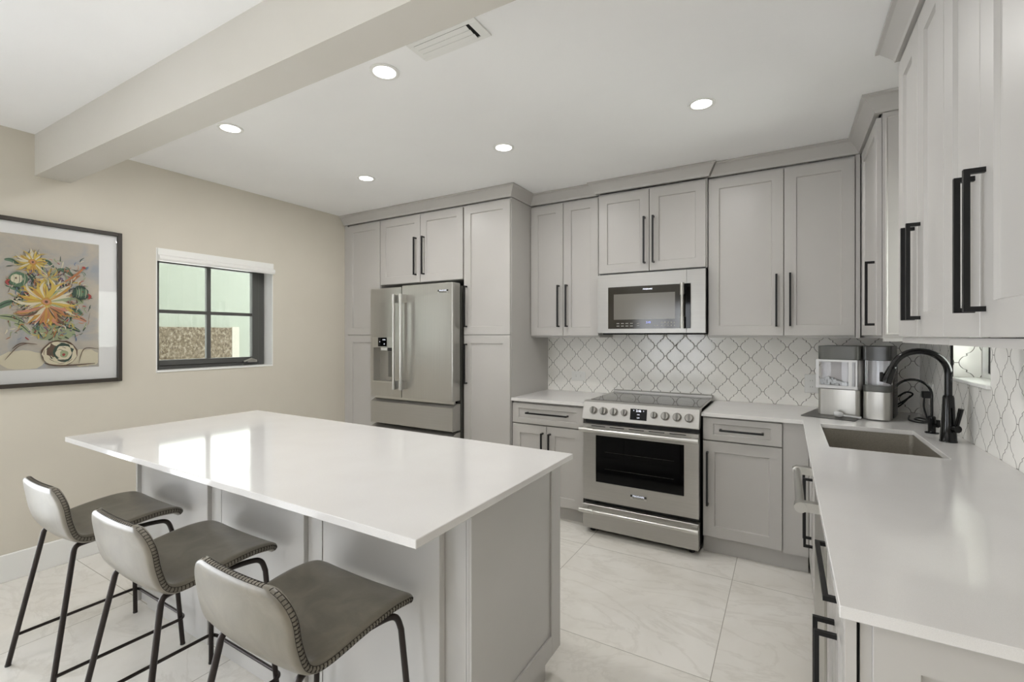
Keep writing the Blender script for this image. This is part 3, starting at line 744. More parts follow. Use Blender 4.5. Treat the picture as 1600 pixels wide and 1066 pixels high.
# slanted control panel
mb = MB(); mb.prism([(RY - 0.008, 0.757), (RY - 0.004, 0.752), (RY + 0.044, 0.752), (RY + 0.10, 0.868), (RY + 0.030, 0.8725), (RY + 0.020, 0.866)], 0, RX0, RX1)
cp = mb.build('control_panel', M['steel'], c)
slope = Vector((0, 0.028, 0.109)).normalized(); nrm = Vector((0, -slope.z, slope.y))
def onp(x, z, out): # point on the slanted face at height z
    tt = (z - 0.757) / 0.109; return Vector((x, RY - 0.008 + 0.028 * tt, z)) + nrm * out
tilt = math.atan2(0.028, 0.109)
for i, x in enumerate((-1.094, -1.026, -0.956, -0.888, -0.702, -0.634, -0.565, -0.496)):
    r = 0.021 if i in (3, 4) else 0.0255; p0 = onp(x, 0.813, 0.0005)
    k = MB().tube([p0, p0 + nrm * 0.004, p0 + nrm * 0.005, p0 + nrm * 0.022, p0 + nrm * 0.024], [r * 1.06, r * 1.06, r * 0.9, r * 0.86, r * 0.78], 24).build('knob', M['knob'], cp, smooth=True)
    mb = MB(); g0 = p0 + nrm * 0.0245
    sl = Vector((0, slope.y, slope.z))
    for (h0, h1, w_, o0, o1) in ((-0.8, 0.85, 0.0042, 0, 0.010),):
        q = []
        for o_ in (o0, o1):
            for (hx, ww) in ((h0, -w_), (h0, w_), (h1, w_), (h1, -w_)): q.append(mb.bm.verts.new(g0 + sl * (hx * r) + Vector((ww, 0, 0)) + nrm * o_))
        mb.face(q[:4][::-1]); mb.face(q[4:])
        for s_ in range(4): mb.face([q[s_], q[(s_ + 1) % 4], q[4 + (s_ + 1) % 4], q[4 + s_]])
    mb.build('grip', M['fridge_side'], k)
mb = MB(); q = [onp(x, z, o) for o in (0.0003, 0.002) for x, z in ((-0.850, 0.775), (-0.746, 0.775), (-0.746, 0.842), (-0.850, 0.842))]
q = [mb.bm.verts.new(p) for p in q]; mb.face(q[:4][::-1]); mb.face(q[4:])
for s_ in range(4): mb.face([q[s_], q[(s_ + 1) % 4], q[4 + (s_ + 1) % 4], q[4 + s_]])
scr = mb.build('display', M['glassblack'], cp)
rot = (pi / 2 - tilt, 0, 0)
text('2:46', 0.019, M['digits'], scr, onp(-0.798, 0.830, 0.0025), rot, 'digits', bold=0.0003)
for x, z, s_ in ((-0.829, 0.830, '*'), (-0.767, 0.829, '*')): text(s_, 0.016, M['digits'], scr, onp(x, z - 0.002, 0.0025), rot, 'digits', bold=0.0006)
text('ON', 0.010, M['digits'], scr, onp(-0.798, 0.808, 0.0025), rot, 'digits'); text('OFF', 0.010, M['digits'], scr, onp(-0.798, 0.788, 0.0025), rot, 'digits')
# cooktop
top = box(RX0, RX1, RY + 0.101, 3.545, 0.862, 0.8675).build('cooktop', M['steel'], c)
def cooktop_glass():
    m = mat('ceran_glass', S(58, 57, 55), 0.05); return m
box(RX0 + 0.012, RX1 - 0.012, RY + 0.115, 3.53, 0.8678, 0.8695).build('cooktop_glass', cooktop_glass(), top)
mb = MB()
for (x, y, r) in ((-1.00, 3.14, 0.10), (-0.62, 3.14, 0.115), (-1.00, 3.40, 0.075), (-0.62, 3.40, 0.075)):
    a_ = [(x + r * cos(2 * pi * k / 40), y + r * sin(2 * pi * k / 40), 0.86965) for k in range(40)]
    b_ = [(x + (r - 0.002) * cos(2 * pi * k / 40), y + (r - 0.002) * sin(2 * pi * k / 40), 0.86965) for k in range(40)]
    va = [mb.bm.verts.new(p) for p in a_]; vb = [mb.bm.verts.new(p) for p in b_]
    for k in range(40): mb.face([va[k], va[(k + 1) % 40], vb[(k + 1) % 40], vb[k]])
mb.build('burner_marking', M['print_grey'], top)
mb = MB(); mb.box(RX0 + 0.006, RX1 - 0.006, 3.546, 3.588, 0.862, 0.884); mb.build('rear_vent', M['steel'], c, bevel=0.004)
# oven door
mb = MB(); ox0, ox1, oz0, oz1 = RX0 + 0.002, RX1 - 0.002, 0.222, 0.722; wx0, wx1, wz0, wz1 = -1.078, -0.524, 0.345, 0.652
mb.box(ox0, wx0, RY, RY + 0.043, oz0, oz1).box(wx1, ox1, RY, RY + 0.043, oz0, oz1).box(wx0, wx1, RY, RY + 0.043, oz0, wz0).box(wx0, wx1, RY, RY + 0.043, wz1, oz1)
od = mb.build('oven_door', M['steel'], c)
rect_frame(MB(), 0, 1, 0, 1, 0, 1, .1, .1, .1, .1).bm.free()
gl = box(wx0 + 0.0005, wx1 - 0.0005, RY + 0.004, RY + 0.012, wz0 + 0.0005, wz1 - 0.0005).build('window', M['glassblack'], od)
mb = MB()
for z in (0.435, 0.545): mb.box(wx0 + 0.06, wx1 - 0.06, RY + 0.0030, RY + 0.0038, z, z + 0.0025)
mb.build('rack_bars', mat('rack_glint', S(44, 42, 38), 0.5), gl)
mb = MB(); mb.tube([(RX0 + 0.08, RY - 0.052, 0.692), (RX1 - 0.08, RY - 0.052, 0.692)], 0.0125, 16)
for xa, xb in ((RX0 - 0.004, RX0 + 0.09), (RX1 - 0.09, RX1 + 0.004)):
    mb.tube([(xa, RY - 0.052, 0.692), (xb, RY - 0.052, 0.692)], 0.0155, 16)
for xa in (RX0 + 0.01, RX1 - 0.04): mb.box(xa, xa + 0.03, RY - 0.05, RY - 0.0004, 0.681, 0.703)
mb.build('handle', M['steel_hand'], od, smooth=True)
mb = MB()
for k in range(5): mb.box(RX0 + 0.06 + k * 0.125, RX0 + 0.155 + k * 0.125, RY - 0.0008, RY - 0.0002, 0.709, 0.714)
mb.build('vent_slots', M['shadowgap'], od)
bd = box(-0.848, -0.745, RY - 0.003, RY - 0.0003, 0.275, 0.303).build('badge', M['steel_hand'], od)
box(-0.847, -0.746, RY - 0.0036, RY - 0.0031, 0.288, 0.302).build('badge_field', M['print_dark'], bd)
text('FRIGIDAIRE', 0.0145, M['digits'], bd, (-0.7965, RY - 0.0040, 0.2947), (pi / 2, 0, 0)); text('PROFESSIONAL', 0.0105, M['print_dark'], bd, (-0.7965, RY - 0.0036, 0.2815), (pi / 2, 0, 0))  # top badge word borrows the display glow, nothing lights it
# storage drawer
dw = box(ox0, ox1, RY - 0.004, RY + 0.043, 0.036, 0.192).build('drawer', M['steel'], c, bevel=0.003)
mb = MB(); mb.tube([(RX0 + 0.08, RY - 0.052, 0.165), (RX1 - 0.08, RY - 0.052, 0.165)], 0.0115, 16)
for xa, xb in ((RX0 - 0.004, RX0 + 0.09), (RX1 - 0.09, RX1 + 0.004)):
    mb.tube([(xa, RY - 0.052, 0.165), (xb, RY - 0.052, 0.165)], 0.0145, 16)
for xa in (RX0 + 0.01, RX1 - 0.04): mb.box(xa, xa + 0.03, RY - 0.05, RY - 0.0044, 0.154, 0.176)
mb.build('handle', M['steel_hand'], dw, smooth=True)

# ------------------------------------------------------------------ microwave
c = thing('microwave_oven', 'stainless steel over-the-range microwave hung beneath the short wall cabinet', 'microwave', (-0.80, 3.4, 1.32))
MX0, MX1, MY = -1.166, -0.445, 3.20
box(MX0 + 0.003, MX1 - 0.003, MY + 0.036, YB - 0.009, 1.322, 1.7495).build('body', M['dark'], c)
gx0, gx1, gz0, gz1 = -1.090, -0.534, 1.354, 1.648
mb = MB(); mb.box(MX0, gx0, MY, MY + 0.035, 1.324, 1.738).box(gx0, -0.5605, MY, MY + 0.035, 1.324, gz0).box(gx0, -0.5605, MY, MY + 0.035, gz1, 1.738)
md = mb.build('door', M['steel_mid'], c)
mb = MB(); mb.box(gx1, MX1, MY, MY + 0.035, 1.324, 1.738).box(-0.5585, gx1, MY, MY + 0.035, 1.324, gz0).box(-0.5585, gx1, MY, MY + 0.035, gz1, 1.738); mb.build('side_panel', M['steel_mid'], c)
gp = box(gx0 + 0.0005, gx1 - 0.0005, MY - 0.003, MY + 0.012, gz0 + 0.0005, gz1 - 0.0005).build('glass_front', mat('smoked_front', S(52, 49, 43), 0.09), md)
box(-1.048, -0.632, MY - 0.0038, MY - 0.0032, 1.418, 1.596).build('viewing_window', mat('mesh_window', S(116, 113, 106), 0.14), gp)
text('FRIGIDAIRE', 0.0125, M['digits'], gp, (-0.812, MY - 0.0036, 1.624), (pi / 2, 0, 0), bold=0.0003)  # logo made to glow like the digits
text('2:45', 0.019, M['digits_blue'], gp, (-0.806, MY - 0.0036, 1.396), (pi / 2, 0, 0), 'digits')
mb = MB()
for i in range(4):
    for j in range(2): mb.box(-1.028 + 0.032 * i, -1.008 + 0.032 * i, MY - 0.0036, MY - 0.0031, 1.370 + 0.018 * j, 1.376 + 0.018 * j)
for i in range(5):
    for j in range(2): mb.box(-0.720 + 0.020 * i, -0.712 + 0.020 * i, MY - 0.0036, MY - 0.0031, 1.370 + 0.020 * j, 1.378 + 0.020 * j)
mb.box(-0.885, -0.868, MY - 0.0036, MY - 0.0031, 1.372, 1.376).box(-0.885, -0.868, MY - 0.0036, MY - 0.0031, 1.388, 1.392).box(-0.765, -0.742, MY - 0.0036, MY - 0.0031, 1.372, 1.376)
mb.build('touch_keys', M['print_grey'], gp)
box(-0.570, gx1 - 0.001, MY - 0.010, MY - 0.0032, gz0 + 0.001, gz1 - 0.001).build('dark_strip', M['glassblack'], gp)
mb = MB(); hx, hy = -0.580, MY - 0.045
mb.tube([(hx, hy, 1.42), (hx, hy, 1.58)], 0.0095, 14)
for za in (1.352, 1.572):
    mb.tube([(hx, hy, za), (hx, hy, za + 0.078)], 0.0125, 14); mb.box(hx - 0.009, hx + 0.009, hy, MY - 0.0034, za + 0.006, za + 0.07)
mb.build('handle', M['steel_hand'], md, smooth=True)
box(MX0 + 0.02, MX1 - 0.02, MY + 0.05, 3.45, 1.314, 1.3215).build('grease_filter', M['shadowgap'], c)

# ------------------------------------------------------------------ countertop ice maker with its side tank, turned towards the room
ANG = radians(-15.5)
def turn(parent_obj, ang): parent_obj.rotation_euler = (0, 0, ang)
def rbox(x0, x1, y0, y1, z0, z1, r=0.02, n=4):
    """box with rounded upright edges"""
    mb = MB(); pts = []
    for (cx, cy, a0) in ((x1 - r, y1 - r, 0), (x0 + r, y1 - r, pi / 2), (x0 + r, y0 + r, pi), (x1 - r, y0 + r, 1.5 * pi)):
        for k in range(n + 1): pts.append((cx + r * cos(a0 + k * pi / 2 / n), cy + r * sin(a0 + k * pi / 2 / n)))
    return mb.prism(pts, 2, z0, z1)
def build_local(mb, name, material, parent, smooth=False, bevel=0):
    o = mb.build(name, material, None, smooth, bevel); o.parent = parent; return o
im = thing('ice_maker', 'dark-topped countertop ice maker with a clear bin over a steel base, in the corner', 'ice maker', (0.157, 3.222, CT + 0.004))
turn(im, ANG)
charcoal = mat('charcoal_plastic', S(84, 84, 80), 0.35)
build_local(rbox(0, 0.200, 0.003, 0.27, 0.002, 0.150, 0.022), 'base', M['steelv'], im, True)
build_local(rbox(0.004, 0.196, 0.05, 0.27, 0.1505, 0.315, 0.02), 'inner_housing', mat('ice_bin_back', S(226, 222, 222), 0.4), im, True)
bin_ = build_local(rbox(-0.004, 0.188, -0.004, 0.046, 0.168, 0.317, 0.012), 'ice_bin', M['clear'], im, True)
mb = MB(); rect = rect_frame
for (a, b, cc, d_) in ((-0.006, 0.190, 0.155, 0.172), (-0.006, 0.190, 0.306, 0.318)): mb.box(a, b, -0.007, -0.0045, cc, d_)
mb.box(-0.006, 0.010, -0.007, -0.0045, 0.172, 0.306).box(0.150, 0.166, -0.007, -0.0045, 0.172, 0.306).box(0.182, 0.190, -0.007, -0.0045, 0.172, 0.306)
build_local(mb, 'bin_frame', mat('frosted_plastic', S(205, 204, 204), 0.25), bin_)
build_local(rbox(0.0, 0.200, 0.0, 0.27, 0.3185, 0.396, 0.025), 'lid', charcoal, im, True, 0.002)
mb = MB()
def ice_bits():
    rnd = random.Random(3)
    for k in range(150):
        x, y = rnd.uniform(0.014, 0.145), rnd.uniform(0.006, 0.036); z = rnd.uniform(0.172, 0.180 + 0.034 * max(0, 1 - abs(x - 0.055) / 0.07)); s_ = rnd.uniform(0.005, 0.008)
        mb.box(x - s_, x + s_, y - s_, y + s_, z, z + 1.6 * s_)
ice_bits(); oo = build_local(mb, 'ice_nuggets', mat('ice', S(236, 238, 240), 0.3), im); oo['kind'] = 'stuff'
tr = thing('drip_tray', 'flat dark tray lying on the counter in front of the ice maker', 'tray', (0.157, 3.222, CT)); turn(tr, ANG)
build_local(rbox(-0.058, 0.198, -0.115, 0.27, 0.0003, 0.0038, 0.012), 'mat', mat('tray_rubber', S(74, 73, 70), 0.4), tr)
sn = thing('ice_scoop', 'small clear plastic scoop lying on the tray before the ice maker', 'scoop', (0.25, 3.15, CT + 0.004)); turn(sn, ANG)
sm_ = mat('cloudy_plastic', S(214, 214, 214), 0.2, 0.0, **{'Alpha': 0.75})
mb = MB(); mb.tube([(-0.022, 0, 0.018), (-0.018, 0, 0.018), (-0.008, 0, 0.018), (0.006, 0, 0.017), (0.018, 0, 0.0155), (0.024, 0, 0.015)], [0.004, 0.012, 0.0165, 0.0165, 0.012, 0.007], 16); build_local(mb, 'bowl', sm_, sn, True)
mb = MB(); mb.tube([(0.0245, 0, 0.013), (0.06, 0.003, 0.011), (0.105, 0.004, 0.009)], [0.006, 0.006, 0.0065], 10); build_local(mb, 'handle', sm_, sn, True)
tk = thing('water_tank', 'clear side water tank on a round-cornered steel canister beside the ice maker', 'tank', (0.157, 3.222, CT + 0.004)); turn(tk, ANG)
build_local(rbox(0.211, 0.330, -0.004, 0.118, 0.002, 0.150, 0.028), 'canister', M['steelv'], tk, True)
build_local(rbox(0.210, 0.331, -0.005, 0.119, 0.1505, 0.184, 0.029), 'canister_lid', charcoal, tk, True, 0.002)
build_local(rbox(0.212, 0.325, 0.040, 0.118, 0.1845, 0.318, 0.02), 'tank', M['clear'], tk, True)
build_local(rbox(0.205, 0.330, 0.02, 0.27, 0.3185, 0.396, 0.02), 'lid', mat('tank_lid_dark', S(60, 60, 59), 0.25), tk, True, 0.002)
darkside = mat('dark_brown_plastic', S(40, 32, 30), 0.3)
tb = build_local(rbox(0.212, 0.332, 0.122, 0.27, 0.002, 0.318, 0.008), 'rear_housing', darkside, tk, True)
build_local(rbox(0.214, 0.326, 0.1185, 0.1215, 0.1845, 0.318, 0.001), 'liner', mat('tank_liner', S(216, 213, 213), 0.4), tk)
mb = MB()
for i in range(6):
    for j in range(11): mb.box(0.3322, 0.3328, 0.145 + i * 0.017, 0.157 + i * 0.017, 0.112 + j * 0.016, 0.118 + j * 0.016)
build_local(mb, 'vent_slots', M['print_grey'], tb)
# power cords in the corner
def smooth_path(P, n=8):
    P = [Vector(p) for p in P]; out = []
    for i in range(len(P) - 1):
        a = P[max(i - 1, 0)]; b = P[i]; c_ = P[i + 1]; d_ = P[min(i + 2, len(P) - 1)]
        for k in range(n):
            t = k / n; out.append(0.5 * ((2 * b) + (-a + c_) * t + (2 * a - 5 * b + 4 * c_ - d_) * t * t + (-a + 3 * b - 3 * c_ + d_) * t ** 3))
    out.append(P[-1]); return out
pc = thing('power_cord', 'black power cord plugged into the side wall, trailing on the counter behind the taps', 'cord', (0.66, 3.2, CT))
xw = XR - 0.008
MB().tube(smooth_path([(xw - 0.03, 3.33, 0.975), (xw - 0.035, 3.32, 0.92), (xw - 0.03, 3.28, 0.862), (0.635, 3.22, 0.853), (0.600, 3.27, 0.853), (0.63, 3.33, 0.853), (0.655, 3.25, 0.853), (0.61, 3.16, 0.853), (0.57, 3.22, 0.853), (0.60, 3.40, 0.853)]), 0.0042, 8).build('cable', M['dark'], pc, smooth=True)
box(xw - 0.042, xw - 0.0065, 3.312, 3.348, 0.965, 1.002).build('plug', M['dark'], pc, bevel=0.004)
pc = thing('power_cord', 'black looped power cord hanging behind the ice maker', 'cord', (0.6, 3.45, CT))
MB().tube(smooth_path([(0.548, 3.50, 0.93), (0.60, 3.50, 0.975), (0.635, 3.51, 0.965), (0.60, 3.50, 0.93), (0.56, 3.49, 0.90), (0.545, 3.49, 0.88), (0.58, 3.50, 0.90), (0.625, 3.51, 0.955)]), 0.0045, 8).build('cable', M['dark'], pc, smooth=True)
op = thing('wall_outlet', 'white outlet plate on the side wall behind the taps', 'outlet', (xw, 3.33, 0.985))
box(xw - 0.006, xw - 0.0003, 3.29, 3.37, 0.925, 1.045).build('plate', M['white'], op, bevel=0.002)

def outlet_y(x0, x1, z0, z1, label):
    o = thing('wall_outlet', label, 'outlet', ((x0 + x1) / 2, YB - 0.009, (z0 + z1) / 2)); yb = YB - 0.008
    box(x0, x1, yb - 0.006, yb - 0.0003, z0, z1).build('plate', M['white'], o, bevel=0.002)
    xm, zm = (x0 + x1) / 2, (z0 + z1) / 2; horiz = (x1 - x0) > (z1 - z0)
    mb = MB(); mb.box(xm - (0.035 if horiz else 0.016), xm + (0.035 if horiz else 0.016), yb - 0.0072, yb - 0.0062, zm - (0.016 if horiz else 0.035), zm + (0.016 if horiz else 0.035)); fr = mb.build('socket', M['white'], o)
    mb = MB()
    for s_ in (-0.02, 0.02):
        for k in (-0.006, 0.006):
            if horiz: mb.box(xm + s_ - 0.004, xm + s_ + 0.004, yb - 0.0076, yb - 0.0073, zm + k - 0.0011, zm + k + 0.0011)
            else: mb.box(xm + k - 0.0011, xm + k + 0.0011, yb - 0.0076, yb - 0.0073, zm + s_ - 0.004, zm + s_ + 0.004)
    mb.build('slots', M['print_grey'], fr)
outlet_y(-1.535, -1.415, 0.936, 1.012, 'white horizontal outlet plate on the tile left of the range'.replace(' left of', ' above the short counter by'))
outlet_y(0.105, 0.180, 0.934, 1.054, 'white upright outlet plate on the tile beside the ice maker')

# ================================================================== island
IX0, IX1, IY0, IY1 = -2.805, -0.711, 0.785, 1.672
isl = thing('kitchen_island', 'grey panelled kitchen island base carrying the large white top', 'island', (-1.76, 1.35, 0))
bx0, bx1, by0, by1 = -2.765, -0.775, 1.062, 1.635
mb = MB(); mb.box(bx0, bx1, by0, by1, TK, CU).box(bx0 + 0.02, bx1 - 0.01, by0 + 0.005, by1 - 0.055, 0, TK); mb.build('body', M['island'], isl)
# corner posts / back panels
for (xa, xb) in ((-2.765, -2.748), (-2.645, -2.098), (-1.988, -1.458), (-1.348, -0.850)):
    g = box(xa, xb, by0 - 0.026, by0 - 0.0004, 0.0, CU).build('back_panel', M['island'], isl, bevel=0.0015)
for (xa, xb) in ((-2.7475, -2.6455), (-2.0975, -1.9885), (-1.4575, -1.3485)):
    MB().box(xa, xb - 0.0345, by0 - 0.009, by0 - 0.0004, 0.0, CU).box(xb - 0.029, xb, by0 - 0.009, by0 - 0.0004, 0.0, CU).box(xb - 0.0345, xb - 0.029, by0 - 0.001, by0 - 0.0004, 0.0, CU).build('batten', M['island'], isl)
# end panel facing the range aisle: frame on its far and lower edges
mb = MB()
ex = bx1 + 0.0004
mb.box(ex, ex + 0.010, by0, 1.655, TK, CU).box(ex + 0.010, ex + 0.018, 1.580, 1.655, TK, CU).box(ex + 0.010, ex + 0.018, by0, by0 + 0.032, TK, CU).box(ex + 0.010, ex + 0.018, by0 + 0.032, 1.580, TK, TK + 0.075)
mb.build('end_panel', M['island'], isl, bevel=0.0012)
shaker(MB(), (bx0 - 0.0004, by1, TK), (0, -1, 0), (-1, 0, 0), by1 - by0, CU - TK, t=0.018).build('end_panel', M['island'], isl)
for k in range(4):
    xa = bx0 + 0.004 + k * 0.4955
    d = shaker(MB(), (xa + 0.490, by1 + 0.0004, TK + 0.004), (-1, 0, 0), (0, 1, 0), 0.488, CU - TK - 0.008).build('door', M['island'], isl)
    px_ = xa + (0.45 if k % 2 == 0 else 0.04); add_pull(d, (px_, by1 + 0.0204, 0.46), (px_, by1 + 0.0204, 0.76), (0, 1, 0))
t_ = box(IX0, IX1, IY0, IY1, CU + 0.0005, CT).build('countertop', M['quartz'], bevel=0.0015, origin=(-1.76, 1.23, CU))
tag(t_, 'large rectangular white quartz top on the kitchen island', 'countertop')

# ================================================================== stools
def catmull(P, n):
    P = [Vector((a, b)) for a, b in P]; out = []
    for i in range(len(P) - 1):
        a = P[max(i - 1, 0)]; b = P[i]; c_ = P[i + 1]; d_ = P[min(i + 2, len(P) - 1)]
        for k in range(n):
            t = k / n; out.append(0.5 * ((2 * b) + (-a + c_) * t + (2 * a - 5 * b + 4 * c_ - d_) * t * t + (-a + 3 * b - 3 * c_ + d_) * t ** 3))
    out.append(P[-1]); return out
STOOL_Y = 0.79
PROF = [(0.218, -0.026), (0.203, -0.008), (0.172, 0.003), (0.11, 0.008), (0.02, 0.000), (-0.06, -0.012), (-0.112, -0.012), (-0.147, 0.010), (-0.166, 0.060), (-0.178, 0.130), (-0.190, 0.198)]
SEAT_Z = 0.556
def shell_frame():
    C = catmull(PROF, 14); L = [0]
    for a, b in zip(C, C[1:]): L.append(L[-1] + (b - a).length)
    T = L[-1]
    def at(s):
        s = max(0, min(T, s))
        for i in range(len(L) - 1):
            if L[i + 1] >= s - 1e-9:
                t = (s - L[i]) / max(L[i + 1] - L[i], 1e-9); p = C[i].lerp(C[i + 1], t)
                i0, i1 = max(i - 1, 0), min(i + 2, len(C) - 1); d = (C[i1] - C[i0]).normalized(); return p, d
    return at, T
AT, TL = shell_frame()
W_SEAT, W_BACK, RC_F, RC_B = 0.212, 0.202, 0.07, 0.085
def halfw(s):
    w = W_SEAT + (W_BACK - W_SEAT) * min(1, max(0, (s / TL - 0.3) / 0.5))
    e0, e1 = s, TL - s
    if e0 < RC_F: w -= RC_F - sqrt(max(0, RC_F ** 2 - (RC_F - e0) ** 2))
    if e1 < RC_B: w -= RC_B - sqrt(max(0, RC_B ** 2 - (RC_B - e1) ** 2))
    return w
def shell_point(s, t, h):
    p, d = AT(s); w = halfw(s); x = w * t
    n = Vector((d.y, -d.x))            # towards the sitter (up on the seat, forward on the back)
    if n.y < 0 and s < TL * 0.5: n = -n
    back = min(1, max(0, (s / TL - 0.52) / 0.25)); back = back * back * (3 - 2 * back)
    curl = 0.013 * back * (x / 0.2) ** 2 + 0.010 * (1 - back) * (x / 0.2) ** 2 * (1 if s > 0.05 else s / 0.05)
    q = p + n * (h + curl)
    return Vector((x, q.x, q.y + SEAT_Z)), n
HT = 0.0145
def make_stool(name, label, cx):
    st = thing(name, label, 'stool', (cx, STOOL_Y, 0), 'leather stools at the island')
    mb = MB(); NS, NTT = 56, 30
    ss = []
    for i in range(NS + 1):
        u = i / NS; ss.append(TL * (u + 0.10 * 0 - sin(2 * pi * u) / (2 * pi) * 0.75))
    tt = [sin(pi / 2 * (2 * j / NTT - 1)) for j in range(NTT + 1)]
    tt = [0.55 * v + 0.45 * (2 * j / NTT - 1) for j, v in enumerate(tt)]
    def hgt(s, t):
        w = halfw(s); e = min(s, TL - s, w * (1 - abs(t)) if True else 1); re = 0.020
        q = min(e / re, 1.0); return HT * sqrt(max(0, 1 - (1 - q) ** 2))
    G = []
    for side in (1, -1):
        g = []
        for s in ss:
            g.append([mb.bm.verts.new(shell_point(s, t, side * hgt(s, t))[0]) for t in tt])
        G.append(g)
    for g, flip in ((G[0], False), (G[1], True)):
        for i in range(NS):
            for j in range(NTT):
                q = [g[i][j], g[i][j + 1], g[i + 1][j + 1], g[i + 1][j]]; mb.face(q[::-1] if flip else q)
    bmesh.ops.remove_doubles(mb.bm, verts=mb.bm.verts, dist=0.00015)
    for v in mb.bm.verts: v.co += Vector((cx, STOOL_Y, 0))
    sh_ = mb.build('seat_shell', M['leather'], st, smooth=True)
    sh_.data.set_sharp_from_angle(angle=radians(80))
    # blanket stitch round the rim
    mb = MB(); rim = []
    N = 400
    for k in range(1, N): rim.append((TL * k / N, 1.0))
    rim_pts = [(shell_point(s, 1.0, 0), s, 1) for s in [TL * k / 300 for k in range(301)]]
    loop = [shell_point(TL * k / 300, 1.0, 0) for k in range(301)]
    w1_ = halfw(TL) / max(halfw(TL), 1e-6)
    topl = [shell_point(TL, 1 - 2 * k / 60, 0) for k in range(1, 60)]
    loop += topl + [shell_point(TL * k / 300, -1.0, 0) for k in range(300, -1, -1)] + [shell_point(0, -1 + 2 * k / 60, 0) for k in range(1, 60)]
    pts_ = [(p, Vector((0, n.x, n.y))) for p, n in loop]
    ctr = Vector((0, 0, 0))
    # resample evenly
    acc = 0; step = 0.0095; last = pts_[0][0]; n_p = len(pts_)
    seamA, seamB = [], []
    for i in range(n_p):
        p, n = pts_[i]; a = pts_[i - 1][0]; b = pts_[(i + 1) % n_p][0]
        tg = (b - a)
        if tg.length < 1e-6: continue
        tg.normalize(); out = tg.cross(n).normalized()
        mid = shell_point(TL * 0.5, 0, 0)[0]
        if i < 301: ref = Vector((1, 0, 0))
        elif i < 360: ref = Vector((0, AT(TL)[1].x, AT(TL)[1].y))
        elif i < 661: ref = Vector((-1, 0, 0))
        else: ref = -Vector((0, AT(0)[1].x, AT(0)[1].y))
        if out.dot(ref) < 0: out = -out
        seamA.append(p + n * 0.0066 - out * 0.0016); seamB.append(p - n * 0.0066 - out * 0.0016)
        acc += (p - last).length; last = p
        if acc >= step:
            acc = 0; hw = 0.0010
            q = []
            for (dn, do) in ((-0.0058, -0.0012), (-0.003, 0.0004), (0.003, 0.0004), (0.0058, -0.0012)):
                for e in (-hw, hw): q.append(mb.bm.verts.new(p + n * dn + out * do + tg * e))
            r_ = []
            for (dn, do) in ((-0.0058, -0.005), (-0.003, -0.004), (0.003, -0.004), (0.0058, -0.005)):
                for e in (-hw, hw): r_.append(mb.bm.verts.new(p + n * dn + out * do + tg * e))
            for k in range(3):
                mb.face([q[2 * k], q[2 * k + 1], q[2 * k + 3], q[2 * k + 2]]); mb.face([r_[2 * k], r_[2 * k + 2], r_[2 * k + 3], r_[2 * k + 1]])
                mb.face([q[2 * k], q[2 * k + 2], r_[2 * k + 2], r_[2 * k]]); mb.face([q[2 * k + 1], r_[2 * k + 1], r_[2 * k + 3], q[2 * k + 3]])
            mb.face([q[0], r_[0], r_[1], q[1]]); mb.face([q[6], q[7], r_[7], r_[6]])
    for seam, sr in ((seamA, 0.0008), (seamB, 0.0006)):
        mb.tube(seam[::3] + [seam[0]], sr, 5)
    for v in mb.bm.verts: v.co += Vector((cx, STOOL_Y, 0))
    mb.build('stitching', M['thread'], sh_)
    # four legs
    zt = SEAT_Z - 0.030
    for sx in (-1, 1):
        mb = MB(); bk = [(cx + sx * 0.150, 0.80, zt + 0.006), (cx + sx * 0.153, 0.70, zt + 0.004), (cx + sx * 0.157, 0.664, zt - 0.002), (cx + sx * 0.160, 0.655, zt - 0.030), (cx + sx * 0.225, 0.572, 0.004)]
        pth = smooth_path(bk[:4], 5) + [Vector(bk[4])]
        mb.tube(pth, 0.0088, 12); mb.build('leg', M['leg'], st, smooth=True)
        mb = MB(); fr = [(cx + sx * 0.150, 0.806, zt + 0.004), (cx + sx * 0.162, 0.915, zt + 0.002), (cx + sx * 0.172, 0.952, zt - 0.008), (cx + sx * 0.178, 0.966, zt - 0.045), (cx + sx * 0.222, 0.988, 0.004)]
        pth = smooth_path(fr[:4], 5) + [Vector(fr[4])]
        mb.tube(pth, 0.0088, 12); mb.build('leg', M['leg'], st, smooth=True)
    for sx in (-1, 1):
        for (x, y) in ((0.225, 0.572), (0.222, 0.988)): MB().lathe((cx + sx * x, y, 0.0), [(0.0095, 0), (0.0095, 0.006)], 12).build('foot_cap', M['dark'], st)
    def legx(y0_, x0_, z): pass
    zf = 0.112; fb = zf / (zt - 0.040); xb_ = 0.225 + (0.163 - 0.225) * fb; yb_ = 0.572 + (0.655 - 0.572) * fb
    xo = 0.225 - (0.222 - 0.178) * fb + 0.008
    P = [(cx - xb_ - 0.011, yb_, zf), (cx - xo - 0.004, 0.96, zf)]
    arc = [(cx - xo - 0.004 + 0.032 * (1 - cos(a)), 0.972 + 0.026 * sin(a), zf) for a in [k * pi / 2 / 6 for k in range(7)]]
    P = [P[0]] + arc + [(2 * cx - x, y, z) for x, y, z in arc[::-1]] + [(2 * cx - P[0][0], P[0][1], zf)]
    MB().tube(P, 0.0062, 10).build('footrest', M['leg'], st, smooth=True)
    return st
make_stool('bar_stool', 'grey leather stool at the island end nearest the painting', -2.420)
make_stool('bar_stool', 'middle grey leather stool of the three along the island', -1.750)
make_stool('bar_stool', 'grey leather stool under the island corner nearest the range', -1.108)

